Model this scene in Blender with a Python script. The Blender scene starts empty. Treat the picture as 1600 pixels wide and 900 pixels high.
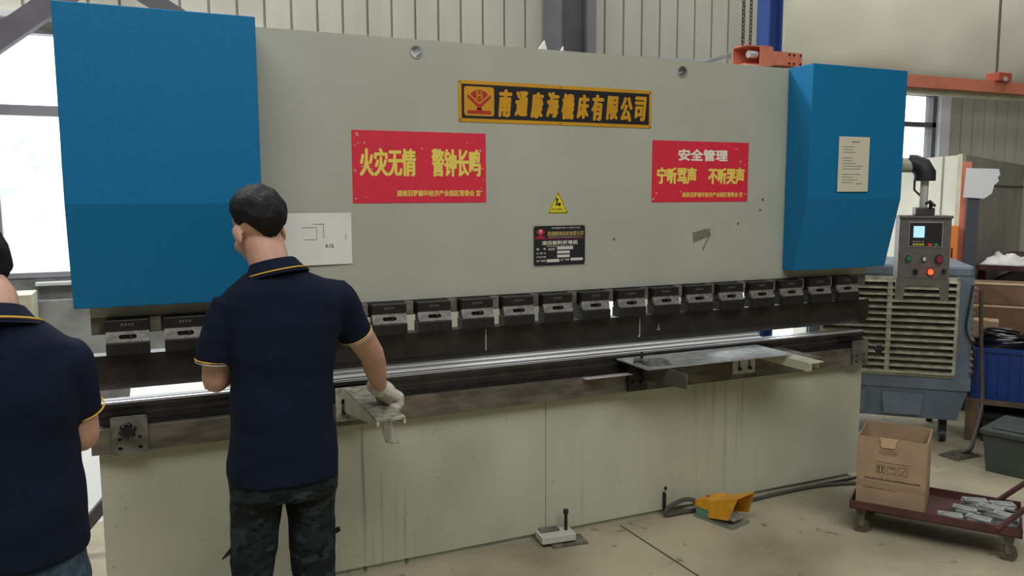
import bpy, bmesh, math, random
from mathutils import Vector, Matrix, noise
random.seed(7)
S = bpy.context.scene
COL = S.collection
PI = math.pi

# ------------------------------------------------------------------ camera, world, lights, exposure
yaw, pit, rol, foc = .4197, .114, -.0039, 1258.7
fw = Vector((math.sin(yaw)*math.cos(pit), math.cos(yaw)*math.cos(pit), -math.sin(pit)))
rt = Vector((math.cos(yaw), -math.sin(yaw), 0)); up = rt.cross(fw)
r2 = rt*math.cos(rol) + up*math.sin(rol); u2 = r2.cross(fw)
cam_data = bpy.data.cameras.new('camera'); cam_data.sensor_width = 36; cam_data.lens = foc/1600*36
cam_data.clip_end = 300
cam = bpy.data.objects.new('camera', cam_data); COL.objects.link(cam)
M = Matrix((r2, u2, -fw)).transposed().to_4x4(); M.translation = (.2287, -3.411, 1.68)
cam.matrix_world = M
S.camera = cam
S.view_settings.view_transform = 'Standard'; S.view_settings.look = 'None'
S.view_settings.exposure = 0.46; S.view_settings.gamma = 1; S.view_settings.use_curve_mapping = False

W = bpy.data.worlds.new('overcast_sky'); S.world = W; W.use_nodes = True
bg = W.node_tree.nodes['Background']; bg.inputs[0].default_value = (.93, .97, 1, 1); bg.inputs[1].default_value = 3.2

def area(name, loc, target, sx, sy, power, color=(1, 1, 1)):
    l = bpy.data.lights.new(name, 'AREA'); l.shape = 'RECTANGLE'; l.size = sx; l.size_y = sy
    l.energy = power; l.color = color
    o = bpy.data.objects.new(name, l); COL.objects.link(o); o.location = loc
    o.rotation_euler = (Vector(target)-Vector(loc)).to_track_quat('-Z', 'Y').to_euler()
    return o
area('skylight_front', (1.0, -4.6, 6.2), (1.6, -3.4, 0), 9, 2.4, 300, (.97, .985, 1))
area('fill_light_right', (7.5, -1.5, 6.2), (7.2, -1.2, 0), 3, 3, 26, (.97, .985, 1))  # added ambient fill for the right side, no actual roof opening
area('fill_light_back', (4.0, 1.4, 6.2), (4.0, 1.9, 0), 12, 1.2, 170, (.98, 1, .99))  # added fill under the closed ceiling, lifts the back wall
area('clerestory_light', (-1.2, 2.5, 5.6), (2.5, -.4, 2.3), 1.0, .5, 160, (1, 1, 1))

# ------------------------------------------------------------------ materials
def lin(c): return c/12.92 if c <= .04045 else ((c+.055)/1.055)**2.4
def rgb(r, g, b): return (lin(r/255), lin(g/255), lin(b/255), 1)
MATS = {}
def mat(name, c, rough=.6, metal=0, var=.0, vscale=6, bump=0, bscale=60, emit=None, es=1, alpha=1, c2=None, spec=.5, stretch=None):
    if name in MATS: return MATS[name]
    m = bpy.data.materials.new(name); m.use_nodes = True; n = m.node_tree.nodes; L = m.node_tree.links
    b = n['Principled BSDF']
    b.inputs['Base Color'].default_value = rgb(*c); b.inputs['Roughness'].default_value = rough
    b.inputs['Metallic'].default_value = metal; b.inputs['Specular IOR Level'].default_value = spec
    tc = n.new('ShaderNodeTexCoord'); mp = n.new('ShaderNodeMapping'); L.new(tc.outputs['Object'], mp.inputs[0])
    if stretch: mp.inputs['Scale'].default_value = stretch
    if var or c2:
        t = n.new('ShaderNodeTexNoise'); t.inputs['Scale'].default_value = vscale; t.inputs['Detail'].default_value = 6
        L.new(mp.outputs[0], t.inputs['Vector'])
        r = n.new('ShaderNodeValToRGB'); r.color_ramp.elements[0].position = .38; r.color_ramp.elements[1].position = .64
        if c2 is None: c2 = tuple(max(0, x*(1-var)) for x in c)
        r.color_ramp.elements[0].color = rgb(*c2); r.color_ramp.elements[1].color = rgb(*c)
        L.new(t.outputs[0], r.inputs[0]); L.new(r.outputs[0], b.inputs['Base Color'])
    if bump:
        t = n.new('ShaderNodeTexNoise'); t.inputs['Scale'].default_value = bscale; t.inputs['Detail'].default_value = 3
        L.new(mp.outputs[0], t.inputs['Vector'])
        bp = n.new('ShaderNodeBump'); bp.inputs['Strength'].default_value = bump; bp.inputs['Distance'].default_value = .01
        L.new(t.outputs[0], bp.inputs['Height']); L.new(bp.outputs[0], b.inputs['Normal'])
    if emit:
        b.inputs['Emission Color'].default_value = rgb(*emit); b.inputs['Emission Strength'].default_value = es
    if alpha < 1: b.inputs['Alpha'].default_value = alpha
    MATS[name] = m
    return m

paint = mat('machine_paint', (172, 173, 158), .45, var=.035, vscale=3, bump=.05, bscale=120)
blue = mat('blue_paint', (18, 112, 160), .5, var=.05, vscale=80, bump=.12, bscale=200, spec=.22)
bare = mat('worn_steel', (124, 119, 108), .55, .25, var=.3, vscale=14)
dark = mat('dark_oiled_steel', (50, 46, 43), .42, .35, var=.35, vscale=9, bump=.1)
blk = mat('black_oxide', (40, 38, 36), .4, .3, var=.25, vscale=40)
clampm = mat('clamp_plate_steel', (140, 138, 130), .5, .3, var=.25, vscale=50)
beamm = mat('table_beam_steel', (112, 102, 88), .5, .2, var=.3, vscale=7, stretch=(1, 1, 3))
chrome = mat('polished_steel', (222, 222, 224), .22, .45)
diem = mat('ground_die_steel', (70, 68, 68), .3, .7, var=.2, vscale=12)
galv = mat('galvanised_steel', (176, 178, 175), .4, .3, var=.2, vscale=22)
alu = mat('bright_aluminium', (226, 228, 226), .35, .12, var=.1, vscale=5, stretch=(.3, 4, 4))
cream = mat('cream_paint', (196, 195, 172), .5, var=.1, vscale=12)
dirty = mat('dirty_cream_paint', (172, 168, 150), .5, var=.35, vscale=30)
rubber = mat('black_rubber', (26, 26, 27), .55)
white = mat('white_paper', (226, 224, 214), .8, var=.03, vscale=9)
ink = mat('grey_ink', (120, 120, 122), .8)
blackink = mat('black_ink', (28, 28, 32), .6)
orange = mat('orange_paint', (212, 126, 98), .5, var=.06, vscale=18)
navy = mat('navy_knit', (20, 28, 46), .95, var=.14, vscale=160, bump=.35, bscale=350, spec=.15)
yellowt = mat('yellow_trim', (214, 168, 60), .8)
skin = mat('skin', (200, 156, 134), .5, var=.07, vscale=25, spec=.35)
hairm = mat('black_hair', (20, 19, 21), .6, var=.25, vscale=60, bump=.5, bscale=55, spec=.25, stretch=(4, 4, .7))
glovem = mat('cotton_glove', (214, 208, 194), .95, var=.08, vscale=40, bump=.6, bscale=300, spec=.1)
denim = mat('denim', (70, 88, 104), .9, var=.25, vscale=60, bump=.3, bscale=300, spec=.1)

def camo():
    m = bpy.data.materials.new('dark_camouflage'); m.use_nodes = True; n = m.node_tree.nodes; L = m.node_tree.links
    b = n['Principled BSDF']; b.inputs['Roughness'].default_value = .9; b.inputs['Specular IOR Level'].default_value = .15
    tc = n.new('ShaderNodeTexCoord'); mp = n.new('ShaderNodeMapping'); mp.inputs['Scale'].default_value = (1, 1, 1.8)
    L.new(tc.outputs['Object'], mp.inputs[0])
    t = n.new('ShaderNodeTexNoise'); t.inputs['Scale'].default_value = 11; t.inputs['Detail'].default_value = 5; t.inputs['Distortion'].default_value = .2
    L.new(mp.outputs[0], t.inputs['Vector'])
    col = None
    for k, (sc_, th, c) in enumerate(((9, .50, (34, 40, 42)), (13, .57, (48, 54, 57)), (17, .60, (20, 24, 25)))):
        q = n.new('ShaderNodeTexNoise'); q.inputs['Scale'].default_value = sc_; q.inputs['Detail'].default_value = 4
        m2 = n.new('ShaderNodeMapping'); m2.inputs['Location'].default_value = (k*3.7, k*1.9, k); m2.inputs['Scale'].default_value = (1, 1, 1.8)
        L.new(tc.outputs['Object'], m2.inputs[0]); L.new(m2.outputs[0], q.inputs['Vector'])
        g_ = n.new('ShaderNodeMapRange'); g_.inputs[1].default_value = th-.012; g_.inputs[2].default_value = th+.012; L.new(q.outputs[0], g_.inputs[0])
        x = n.new('ShaderNodeMix'); x.data_type = 'RGBA'; L.new(g_.outputs[0], x.inputs[0])
        if col is None: x.inputs[6].default_value = rgb(26, 31, 32)
        else: L.new(col, x.inputs[6])
        x.inputs[7].default_value = rgb(*c); col = x.outputs[2]
    L.new(col, b.inputs['Base Color'])
    t2 = n.new('ShaderNodeTexNoise'); t2.inputs['Scale'].default_value = 30
    L.new(tc.outputs['Object'], t2.inputs['Vector'])
    bp = n.new('ShaderNodeBump'); bp.inputs['Strength'].default_value = .5; bp.inputs['Distance'].default_value = .02
    L.new(t2.outputs[0], bp.inputs['Height']); L.new(bp.outputs[0], b.inputs['Normal'])
    return m
camom = camo()

def streaked(name, base, stain, spots):
    """painted sheet with oil runs: spots = [(x0, x1, z_top, amount)] in object space"""
    m = bpy.data.materials.new(name); m.use_nodes = True; n = m.node_tree.nodes; L = m.node_tree.links
    b = n['Principled BSDF']; b.inputs['Roughness'].default_value = .5
    tc = n.new('ShaderNodeTexCoord'); sp = n.new('ShaderNodeSeparateXYZ'); L.new(tc.outputs['Object'], sp.inputs[0])
    def nz(scale, vec, detail=4):
        mp = n.new('ShaderNodeMapping'); mp.inputs['Scale'].default_value = vec; L.new(tc.outputs['Object'], mp.inputs[0])
        t = n.new('ShaderNodeTexNoise'); t.inputs['Scale'].default_value = scale; t.inputs['Detail'].default_value = detail
        L.new(mp.outputs[0], t.inputs['Vector']); return t.outputs[0]
    def rng(src, a, b_, lo=0, hi=1):
        q = n.new('ShaderNodeMapRange'); q.inputs[1].default_value = a; q.inputs[2].default_value = b_
        q.inputs[3].default_value = lo; q.inputs[4].default_value = hi; L.new(src, q.inputs[0]); return q.outputs[0]
    def mth(op, a, b_):
        q = n.new('ShaderNodeMath'); q.operation = op; q.use_clamp = True
        for i, v in enumerate((a, b_)):
            if isinstance(v, float): q.inputs[i].default_value = v
            else: L.new(v, q.inputs[i])
        return q.outputs[0]
    streak = rng(nz(26, (1, 1, .03), 3), .55, .72)
    total = None
    for x0, x1, zt, am in spots:
        a = mth('MULTIPLY', rng(sp.outputs[0], x0, x0+.06), rng(sp.outputs[0], x1, x1-.06))
        a = mth('MULTIPLY', a, rng(sp.outputs[2], zt, zt-.05)); a = mth('MULTIPLY', a, am)
        total = a if total is None else mth('ADD', total, a)
    fac = mth('MULTIPLY', streak, total)
    blot = rng(nz(2.2, (1, 1, .6), 5), .42, .7, 0, .28)
    speck = rng(nz(55, (1, 1, 1), 1), .735, .75, 0, .55)
    fac = mth('ADD', mth('ADD', fac, blot), speck)
    mx = n.new('ShaderNodeMix'); mx.data_type = 'RGBA'
    L.new(fac, mx.inputs[0]); mx.inputs[6].default_value = rgb(*base); mx.inputs[7].default_value = rgb(*stain)
    L.new(mx.outputs[2], b.inputs['Base Color'])
    return m
bedm = streaked('bed_paint_with_oil_runs', (184, 184, 163), (92, 90, 74), [(.88, 1.32, .72, .85), (2.5, 3.3, .72, .35), (2.05, 2.2, .5, .2)])

def floor_mat():
    m = bpy.data.materials.new('concrete_floor'); m.use_nodes = True; n = m.node_tree.nodes; L = m.node_tree.links
    b = n['Principled BSDF']; b.inputs['Roughness'].default_value = .55; b.inputs['Specular IOR Level'].default_value = .4
    tc = n.new('ShaderNodeTexCoord')
    def nz(s, d=6, dist=0):
        t = n.new('ShaderNodeTexNoise'); t.inputs['Scale'].default_value = s; t.inputs['Detail'].default_value = d
        t.inputs['Distortion'].default_value = dist; L.new(tc.outputs['Object'], t.inputs['Vector']); return t.outputs[0]
    r = n.new('ShaderNodeValToRGB'); e = r.color_ramp.elements
    e[0].position = .36; e[0].color = rgb(134, 126, 104); e[1].position = .62; e[1].color = rgb(176, 167, 141)
    L.new(nz(1.3), r.inputs[0])
    r2_ = n.new('ShaderNodeValToRGB'); e = r2_.color_ramp.elements
    e[0].position = .66; e[0].color = (0, 0, 0, 1); e[1].position = .72; e[1].color = (.6, .6, .6, 1)
    L.new(nz(9, 3, .6), r2_.inputs[0])
    mx = n.new('ShaderNodeMix'); mx.data_type = 'RGBA'; L.new(r2_.outputs[0], mx.inputs[0]); L.new(r.outputs[0], mx.inputs[6])
    mx.inputs[7].default_value = rgb(84, 78, 62); L.new(mx.outputs[2], b.inputs['Base Color'])
    bp = n.new('ShaderNodeBump'); bp.inputs['Strength'].default_value = .15; bp.inputs['Distance'].default_value = .01
    L.new(nz(40), bp.inputs['Height']); L.new(bp.outputs[0], b.inputs['Normal'])
    return m

# ------------------------------------------------------------------ helpers
class MB:
    """collects shapes, then links them as one mesh object"""
    def __init__(s): s.v = []; s.f = []; s.m = []
    def add(s, vs, fs, mi=0):
        o = len(s.v); s.v += [tuple(v) for v in vs]; s.f += [tuple(i+o for i in f) for f in fs]; s.m += [mi]*len(fs); return s
    def box(s, x0, x1, y0, y1, z0, z1, mi=0, mtx=None, bev=0):
        if bev:
            bm = bmesh.new(); bmesh.ops.create_cube(bm, size=1)
            for v in bm.verts: v.co = Vector(((x0+x1)/2+v.co.x*(x1-x0), (y0+y1)/2+v.co.y*(y1-y0), (z0+z1)/2+v.co.z*(z1-z0)))
            bmesh.ops.bevel(bm, geom=bm.edges[:], offset=bev, segments=2, affect='EDGES', profile=.5)
            bm.verts.index_update()
            vs = [v.co.copy() for v in bm.verts]; fs = [[v.index for v in f.verts] for f in bm.faces]; bm.free()
        else:
            vs = [Vector((x, y, z)) for x in (x0, x1) for y in (y0, y1) for z in (z0, z1)]
            fs = [(0, 1, 3, 2), (4, 6, 7, 5), (0, 4, 5, 1), (2, 3, 7, 6), (0, 2, 6, 4), (1, 5, 7, 3)]
        if mtx: vs = [mtx @ v for v in vs]
        return s.add(vs, fs, mi)
    def prism(s, pts, axis, a, b, mi=0, mtx=None):
        """pts: 2D outline; axis 'x','y','z' is the extrusion axis"""
        def P(p, t):
            if axis == 'x': return Vector((t, p[0], p[1]))
            if axis == 'y': return Vector((p[0], t, p[1]))
            return Vector((p[0], p[1], t))
        n = len(pts); vs = [P(p, a) for p in pts]+[P(p, b) for p in pts]
        fs = [tuple(range(n)), tuple(range(2*n-1, n-1, -1))]+[(i, i+n, (i+1) % n+n, (i+1) % n) for i in range(n)]
        if mtx: vs = [mtx @ v for v in vs]
        return s.add(vs, fs, mi)
    def tube(s, pts, rad, seg=10, mi=0, cap=True, closed=False, flat=None):
        pts = [Vector(p) for p in pts]; n = len(pts)
        if not isinstance(rad, (list, tuple)): rad = [rad]*n
        vs = []; fs = []; ref = None
        for i, p in enumerate(pts):
            if closed: t = pts[(i+1) % n]-pts[i-1]
            else: t = pts[min(i+1, n-1)]-pts[max(i-1, 0)]
            t.normalize()
            if ref is None: ref = Vector((0, 0, 1)) if abs(t.z) < .9 else Vector((1, 0, 0))
            a = (ref - t*ref.dot(t)).normalized(); ref = a; b = t.cross(a)
            for k in range(seg):
                th = 2*PI*k/seg; r = rad[i]
                rr = (r[0], r[1]) if isinstance(r, tuple) else (r, r)
                vs.append(p+a*math.cos(th)*rr[0]+b*math.sin(th)*rr[1])
        for i in range(n if closed else n-1):
            j = (i+1) % n
            for k in range(seg):
                fs.append((i*seg+k, i*seg+(k+1) % seg, j*seg+(k+1) % seg, j*seg+k))
        if cap and not closed:
            fs.append(tuple(range(seg-1, -1, -1))); fs.append(tuple((n-1)*seg+k for k in range(seg)))
        return s.add(vs, fs, mi)
    def cyl(s, a, b, r, seg=20, mi=0, r2=None):
        return s.tube([a, b], [r, r if r2 is None else r2], seg, mi)
    def limb(s, pts, rad, seg=14):
        """tube with round ends, for bodies"""
        pts = [Vector(p) for p in pts]; rad = list(rad)
        def mx(r): return max(r) if isinstance(r, tuple) else r
        def sc(r, k): return tuple(q*k for q in r) if isinstance(r, tuple) else r*k
        d0 = (pts[0]-pts[1]).normalized(); d1 = (pts[-1]-pts[-2]).normalized()
        A = [(pts[0]+d0*mx(rad[0])*math.sin(t), sc(rad[0], max(.08, math.cos(t)))) for t in (1.45, 1.0, .55)]
        B = [(pts[-1]+d1*mx(rad[-1])*math.sin(t), sc(rad[-1], max(.08, math.cos(t)))) for t in (.55, 1.0, 1.45)]
        P = [a[0] for a in A]+pts+[b[0] for b in B]; R = [a[1] for a in A]+rad+[b[1] for b in B]
        return s.tube(P, R, seg)
    def ell(s, c, r, mtx=None, nu=20, nv=12, mi=0):
        vs = []; fs = []
        for j in range(1, nv):
            ph = PI*j/nv
            for i in range(nu):
                th = 2*PI*i/nu
                vs.append(Vector((r[0]*math.sin(ph)*math.cos(th), r[1]*math.sin(ph)*math.sin(th), r[2]*math.cos(ph))))
        vs += [Vector((0, 0, r[2])), Vector((0, 0, -r[2]))]; T = len(vs)-2
        for j in range(nv-2):
            for i in range(nu): fs.append((j*nu+i, (j+1)*nu+i, (j+1)*nu+(i+1) % nu, j*nu+(i+1) % nu))
        for i in range(nu):
            fs.append((T, i, (i+1) % nu)); fs.append((T+1, (nv-2)*nu+(i+1) % nu, (nv-2)*nu+i))
        if mtx: vs = [mtx @ v for v in vs]
        vs = [v+Vector(c) for v in vs]
        return s.add(vs, fs, mi)
    def rings(s, R, seg=32, mi=0, ex=2.4, cap=True):
        """horizontal loft; R = [(cx, cy, z, rx, ry)]"""
        vs = []; fs = []
        for cx, cy, z, rx, ry in R:
            for k in range(seg):
                th = 2*PI*k/seg; c, q = math.cos(th), math.sin(th)
                vs.append((cx+rx*math.copysign(abs(c)**(2/ex), c), cy+ry*math.copysign(abs(q)**(2/ex), q), z))
        for i in range(len(R)-1):
            for k in range(seg): fs.append((i*seg+k, i*seg+(k+1) % seg, (i+1)*seg+(k+1) % seg, (i+1)*seg+k))
        if cap: fs.append(tuple(range(seg-1, -1, -1))); fs.append(tuple((len(R)-1)*seg+k for k in range(seg)))
        return s.add(vs, fs, mi)
    def xf(s, mtx):
        s.v = [tuple(mtx @ Vector(v)) for v in s.v]; return s
    def mesh(s, name, mats, smooth=False):
        me = bpy.data.meshes.new(name); me.from_pydata(s.v, [], s.f)
        if not isinstance(mats, (list, tuple)): mats = [mats]
        for q in mats: me.materials.append(q)
        for p, i in zip(me.polygons, s.m): p.material_index = i
        bm = bmesh.new(); bm.from_mesh(me); bmesh.ops.recalc_face_normals(bm, faces=bm.faces[:]); bm.to_mesh(me); bm.free()
        if smooth: smoothing(me)
        return me
    def build(s, name, mats, parent=None, smooth=False):
        o = bpy.data.objects.new(name, s.mesh(name, mats, smooth)); COL.objects.link(o)
        if parent is not None: attach(o, parent)
        return o

def smoothing(me, ang=.7):
    for p in me.polygons: p.use_smooth = True
    try: me.set_sharp_from_angle(angle=ang)
    except Exception: pass
def world_of(o):
    m = Matrix.Translation(o.location) @ o.rotation_euler.to_matrix().to_4x4()
    return world_of(o.parent) @ o.matrix_parent_inverse @ m if o.parent else m
def attach(o, parent):
    """child given in world coordinates"""
    o.parent = parent; o.matrix_parent_inverse = world_of(parent).inverted()
def tag(o, label, cat, group=None, kind=None):
    o['label'] = label; o['category'] = cat
    if group: o['group'] = group
    if kind: o['kind'] = kind
    return o
def thing(name, loc, label, cat, group=None, rz=0):
    o = bpy.data.objects.new(name, None); COL.objects.link(o); o.location = loc; o.rotation_euler = (0, 0, rz)
    o.empty_display_size = .1
    return tag(o, label, cat, group)
def struct(name, mb, m, smooth=False):
    o = mb.build(name, m, None, smooth); o['kind'] = 'structure'; return o
def copy_tree(o, parent=None, offset=None):
    c = o.copy(); COL.objects.link(c)
    if parent is not None: c.parent = parent
    elif offset is not None: c.location = o.location+Vector(offset)
    for ch in [x for x in bpy.data.objects if x.parent == o]: copy_tree(ch, c)
    return c
def evalmesh(o, name):
    COL.objects.link(o) if o.name not in COL.objects else None
    dg = bpy.context.evaluated_depsgraph_get(); dg.update()
    me = bpy.data.meshes.new_from_object(o.evaluated_get(dg)); me.name = name
    d = o.data; bpy.data.objects.remove(o)
    return me
def fuse(mb, name, m, parent, voxel=.006, smooth=6, disp=None):
    """voxel-union of overlapping closed shapes into one continuous surface"""
    o = mb.build(name+'_tmp', m)
    r = o.modifiers.new('r', 'REMESH'); r.mode = 'VOXEL'; r.voxel_size = voxel
    if smooth: q = o.modifiers.new('s', 'SMOOTH'); q.iterations = smooth; q.factor = .5
    me = evalmesh(o, name)
    if disp:
        ns = [v.normal.copy() for v in me.vertices]
        for v, n_ in zip(me.vertices, ns): v.co += n_*disp(v.co)
    me.materials.clear(); me.materials.append(m)
    for p in me.polygons: p.use_smooth = True; p.material_index = 0
    ob = bpy.data.objects.new(name, me); COL.objects.link(ob)
    if parent is not None: attach(ob, parent)
    return ob
def plate2d(name, outline, holes, thick, mtx, m, parent=None):
    """flat plate with holes; outline in 2D, mapped by mtx (x, y, thickness)"""
    cu = bpy.data.curves.new(name, 'CURVE'); cu.dimensions = '2D'; cu.fill_mode = 'BOTH'; cu.extrude = thick/2
    for pts in [outline]+holes:
        sp = cu.splines.new('POLY'); sp.points.add(len(pts)-1); sp.use_cyclic_u = True
        for q, p in zip(sp.points, pts): q.co = (p[0], p[1], 0, 1)
    me = evalmesh(bpy.data.objects.new(name, cu), name)
    me.transform(mtx); me.materials.clear(); me.materials.append(m)
    o = bpy.data.objects.new(name, me); COL.objects.link(o)
    if parent is not None: attach(o, parent)
    return o
def circ(cx, cy, r, n=24): return [(cx+r*math.cos(2*PI*k/n), cy+r*math.sin(2*PI*k/n)) for k in range(n)]
def slot(cx, cy, w, h, n=8):
    """rounded slot, w x h"""
    pts = []
    if w >= h:
        r = h/2
        for k in range(n+1): a = -PI/2+PI*k/n; pts.append((cx+w/2-r+r*math.cos(a), cy+r*math.sin(a)))
        for k in range(n+1): a = PI/2+PI*k/n; pts.append((cx-w/2+r+r*math.cos(a), cy+r*math.sin(a)))
    else: pts = [(cx-(q-cy), cy+(p-cx)) for p, q in slot(cx, cy, h, w, n)]
    return pts
def rrect(x0, x1, y0, y1, r, n=4):
    pts = []
    for cx, cy, a0 in ((x1-r, y1-r, 0), (x0+r, y1-r, PI/2), (x0+r, y0+r, PI), (x1-r, y0+r, 1.5*PI)):
        for k in range(n+1): a = a0+PI/2*k/n; pts.append((cx+r*math.cos(a), cy+r*math.sin(a)))
    return pts
XZ = lambda y=0: Matrix(((1, 0, 0, 0), (0, 0, 1, y), (0, 1, 0, 0), (0, 0, 0, 1)))     # 2D (x, z), thickness along y

def lettering(name, lines, m, parent, mtx, thick=.0004, join=False):
    """lines = [(string, x0, x1, z0, z1, bold, shear)] each fitted to its box; bold strokes are made of shifted outlines"""
    bm = bmesh.new()
    def flush(bm):
        out = bpy.data.meshes.new(name); bm.to_mesh(out); bm.free(); out.transform(mtx); out.materials.append(m)
        o = bpy.data.objects.new(name, out); COL.objects.link(o)
        if parent is not None: attach(o, parent)
        return o
    for s_, x0, x1, z0, z1, bold, shear in lines:
        cu = bpy.data.curves.new('t', 'FONT'); cu.body = s_; cu.shear = shear; cu.resolution_u = 3
        me = evalmesh(bpy.data.objects.new('t', cu), 't')
        xs = [v.co.x for v in me.vertices]; ys = [v.co.y for v in me.vertices]
        if not xs: continue
        ax, bx, ay, by = min(xs), max(xs), min(ys), max(ys); h = (z1-z0)*bold
        base = [v.co.copy() for v in me.vertices]
        for n_, (dx, dz) in enumerate(((0, 0), (1, 0), (-1, 0), (0, .7), (0, -.7), (.7, .5), (-.7, -.5), (.7, -.5), (-.7, .5)) if bold else ((0, 0),)):
            for v, c in zip(me.vertices, base):
                v.co = Vector((x0+h+(c.x-ax)/(bx-ax)*(x1-x0-2*h)+dx*h, -thick-n_*.00002, z0+h*.7+(c.y-ay)/(by-ay)*(z1-z0-1.4*h)+dz*h))
            bm.from_mesh(me)
        bpy.data.meshes.remove(me)
        if not join: last = flush(bm); bm = bmesh.new()
    if join: last = flush(bm)
    else: bm.free()
    return last
T = lambda x, y, z: Matrix.Translation((x, y, z))

# ------------------------------------------------------------------ the hall
struct('floor', MB().box(-9, 14, -10, 3.2, -.1, 0), floor_mat())
# saw-cut joint of the slab
j = MB(); a = Vector((2.345, -.02, 0)); b_ = Vector((2.40, -1.6, 0)); d = (b_-a).normalized(); q = Vector((-d.y, d.x, 0))*.004
j.add([a-q+Vector((0, 0, .0015)), b_-q+Vector((0, 0, .0015)), b_+q+Vector((0, 0, .0015)), a+q+Vector((0, 0, .0015)), a-q-Vector((0, 0, .01)), b_-q-Vector((0, 0, .01)), b_+q-Vector((0, 0, .01)), a+q-Vector((0, 0, .01))],
      [(0, 1, 2, 3), (4, 7, 6, 5), (0, 4, 5, 1), (1, 5, 6, 2), (2, 6, 7, 3), (3, 7, 4, 0)])
struct('trim_1', j, mat('joint_dirt', (62, 55, 42), .9))
struct('ceiling', MB().box(-9, 14, -10, 3.2, 6.6, 6.8), mat('ceiling_sheet', (150, 150, 142), .8))
struct('wall_left', MB().box(-9.2, -9, -10, 3.2, 0, 6.6), mat('hall_wall', (150, 150, 138), .8))
struct('wall_right', MB().box(14, 14.2, -10, 3.2, 0, 6.6), MATS['hall_wall'])
struct('wall_front', MB().box(-9, 14, -10.2, -10, 0, 6.6), MATS['hall_wall'])
wallm = mat('wall_cladding', (179, 178, 164), .6, var=.06, vscale=4, stretch=(1, 1, .2))
w = MB()
def wallbox(x0, x1, z0, z1):
    """cladding with raised ribs between narrow grooves"""
    w.box(x0, x1, 3.03, 3.2, z0, z1)
    k0 = math.floor((x0-4.003)/.195)
    k = k0
    while 4.003+k*.195 < x1:
        a = max(x0, 4.003+k*.195+.006); b = min(x1, 4.003+(k+1)*.195-.006)
        if b-a > .01:
            w.prism([(a, 3.04), (a+.004, 3.0), (b-.004, 3.0), (b, 3.04)], 'z', z0, z1)
        k += 1
W1 = (-3.0, .98, 1.13, 2.82); D1 = (4.0, 6.5, 0, 2.45); W2 = (6.9, 8.36, 1.75, 2.80)
wallbox(-9, 14, 2.82, 6.6)
w.box(-9, W1[0], 3.0, 3.2, 0, 2.82); w.box(W1[1], D1[0], 3.0, 3.2, 0, 2.82)
w.box(D1[0], D1[1], 3.0, 3.2, D1[3], 2.82)
wallbox(D1[1], W2[0], 0, 2.82); w.box(W2[0], W2[1], 3.0, 3.2, 2.80, 2.82); wallbox(W2[0], W2[1], 0, W2[2]); wallbox(W2[1], 14, 0, 2.82)
struct('wall_back', w, wallm)
struct('wall_sill', MB().box(W1[0], W1[1], 3.02, 3.2, 0, 1.13).box(-3, .98, 2.86, 3.02, 0, .98), mat('concrete_plinth', (150, 152, 150), .8, var=.2, vscale=5))['label'] = 'grey concrete plinth wall under the window'
framem = mat('window_frame_aluminium', (150, 150, 158), .4, .3)
paleframe = mat('pale_window_frame', (205, 207, 210), .4)
wf = MB()
wf.box(-3, .98, 3.02, 3.09, 2.10, 2.27+.035)
wf.box(-3, .98, 3.0, 3.1, 1.13, 1.165); wf.box(-3, .98, 3.0, 3.1, 2.78, 2.82)
for x in (-3, -2.35, -.745, .9): wf.box(x, x+.05, 3.0, 3.09, 1.13, 2.82)
wf.v = [(x, y, (2.235 if abs(z-2.1) < .001 else z)) for x, y, z in wf.v]
win1 = struct('window_1', wf, framem)
MB().box(-.52, .98, 2.93, 3.02, 1.075, 1.10, bev=.004).build('sill_rail', paleframe, win1)
glass = mat('window_glass', (235, 242, 245), .05, alpha=.12)
MB().box(-2.95, .93, 3.05, 3.056, 1.165, 2.235).box(-2.95, .93, 3.05, 3.056, 2.305, 2.78).build('pane', glass, win1)
wf = MB()
for z in (1.75, 2.42, 2.76): wf.box(6.9, 8.36, 3.0, 3.1, z, z+.05)
for x in (6.9, 7.5, 8.22): wf.box(x, x+.06, 3.0, 3.1, 1.75, 2.80)
win2 = struct('window_2', wf, mat('dark_window_frame', (88, 88, 92), .5))
MB().box(8.28, 8.44, 2.95, 3.02, 1.7, 2.86).build('jamb', paleframe, win2)
MB().box(6.95, 8.22, 3.05, 3.056, 1.8, 2.42).box(6.95, 8.22, 3.05, 3.056, 2.47, 2.76).build('pane', glass, win2)
MB().box(D1[0]-.05, D1[0], 2.97, 3.2, 0, 2.5).box(D1[1], D1[1]+.05, 2.97, 3.2, 0, 2.5).box(D1[0]-.05, D1[1]+.05, 2.97, 3.2, 2.45, 2.5)
dm = MB().box(D1[0]-.05, D1[0], 2.96, 3.0, 0, 2.5).box(D1[1], D1[1]+.05, 2.96, 3.0, 0, 2.5).box(D1[0]-.05, D1[1]+.05, 2.96, 3.0, 2.45, 2.5)
struct('door_1', dm, framem)
struct('ground', MB().box(-40, 60, 3.2, 70, -.15, -.02), mat('bright_yard_concrete', (215, 213, 205), .8, var=.08, vscale=.6))
# purlin edge of pale cladding above window
struct('trim_2', MB().box(-3.1, 1.1, 2.90, 3.0, 2.86, 2.90), paleframe)

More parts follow.
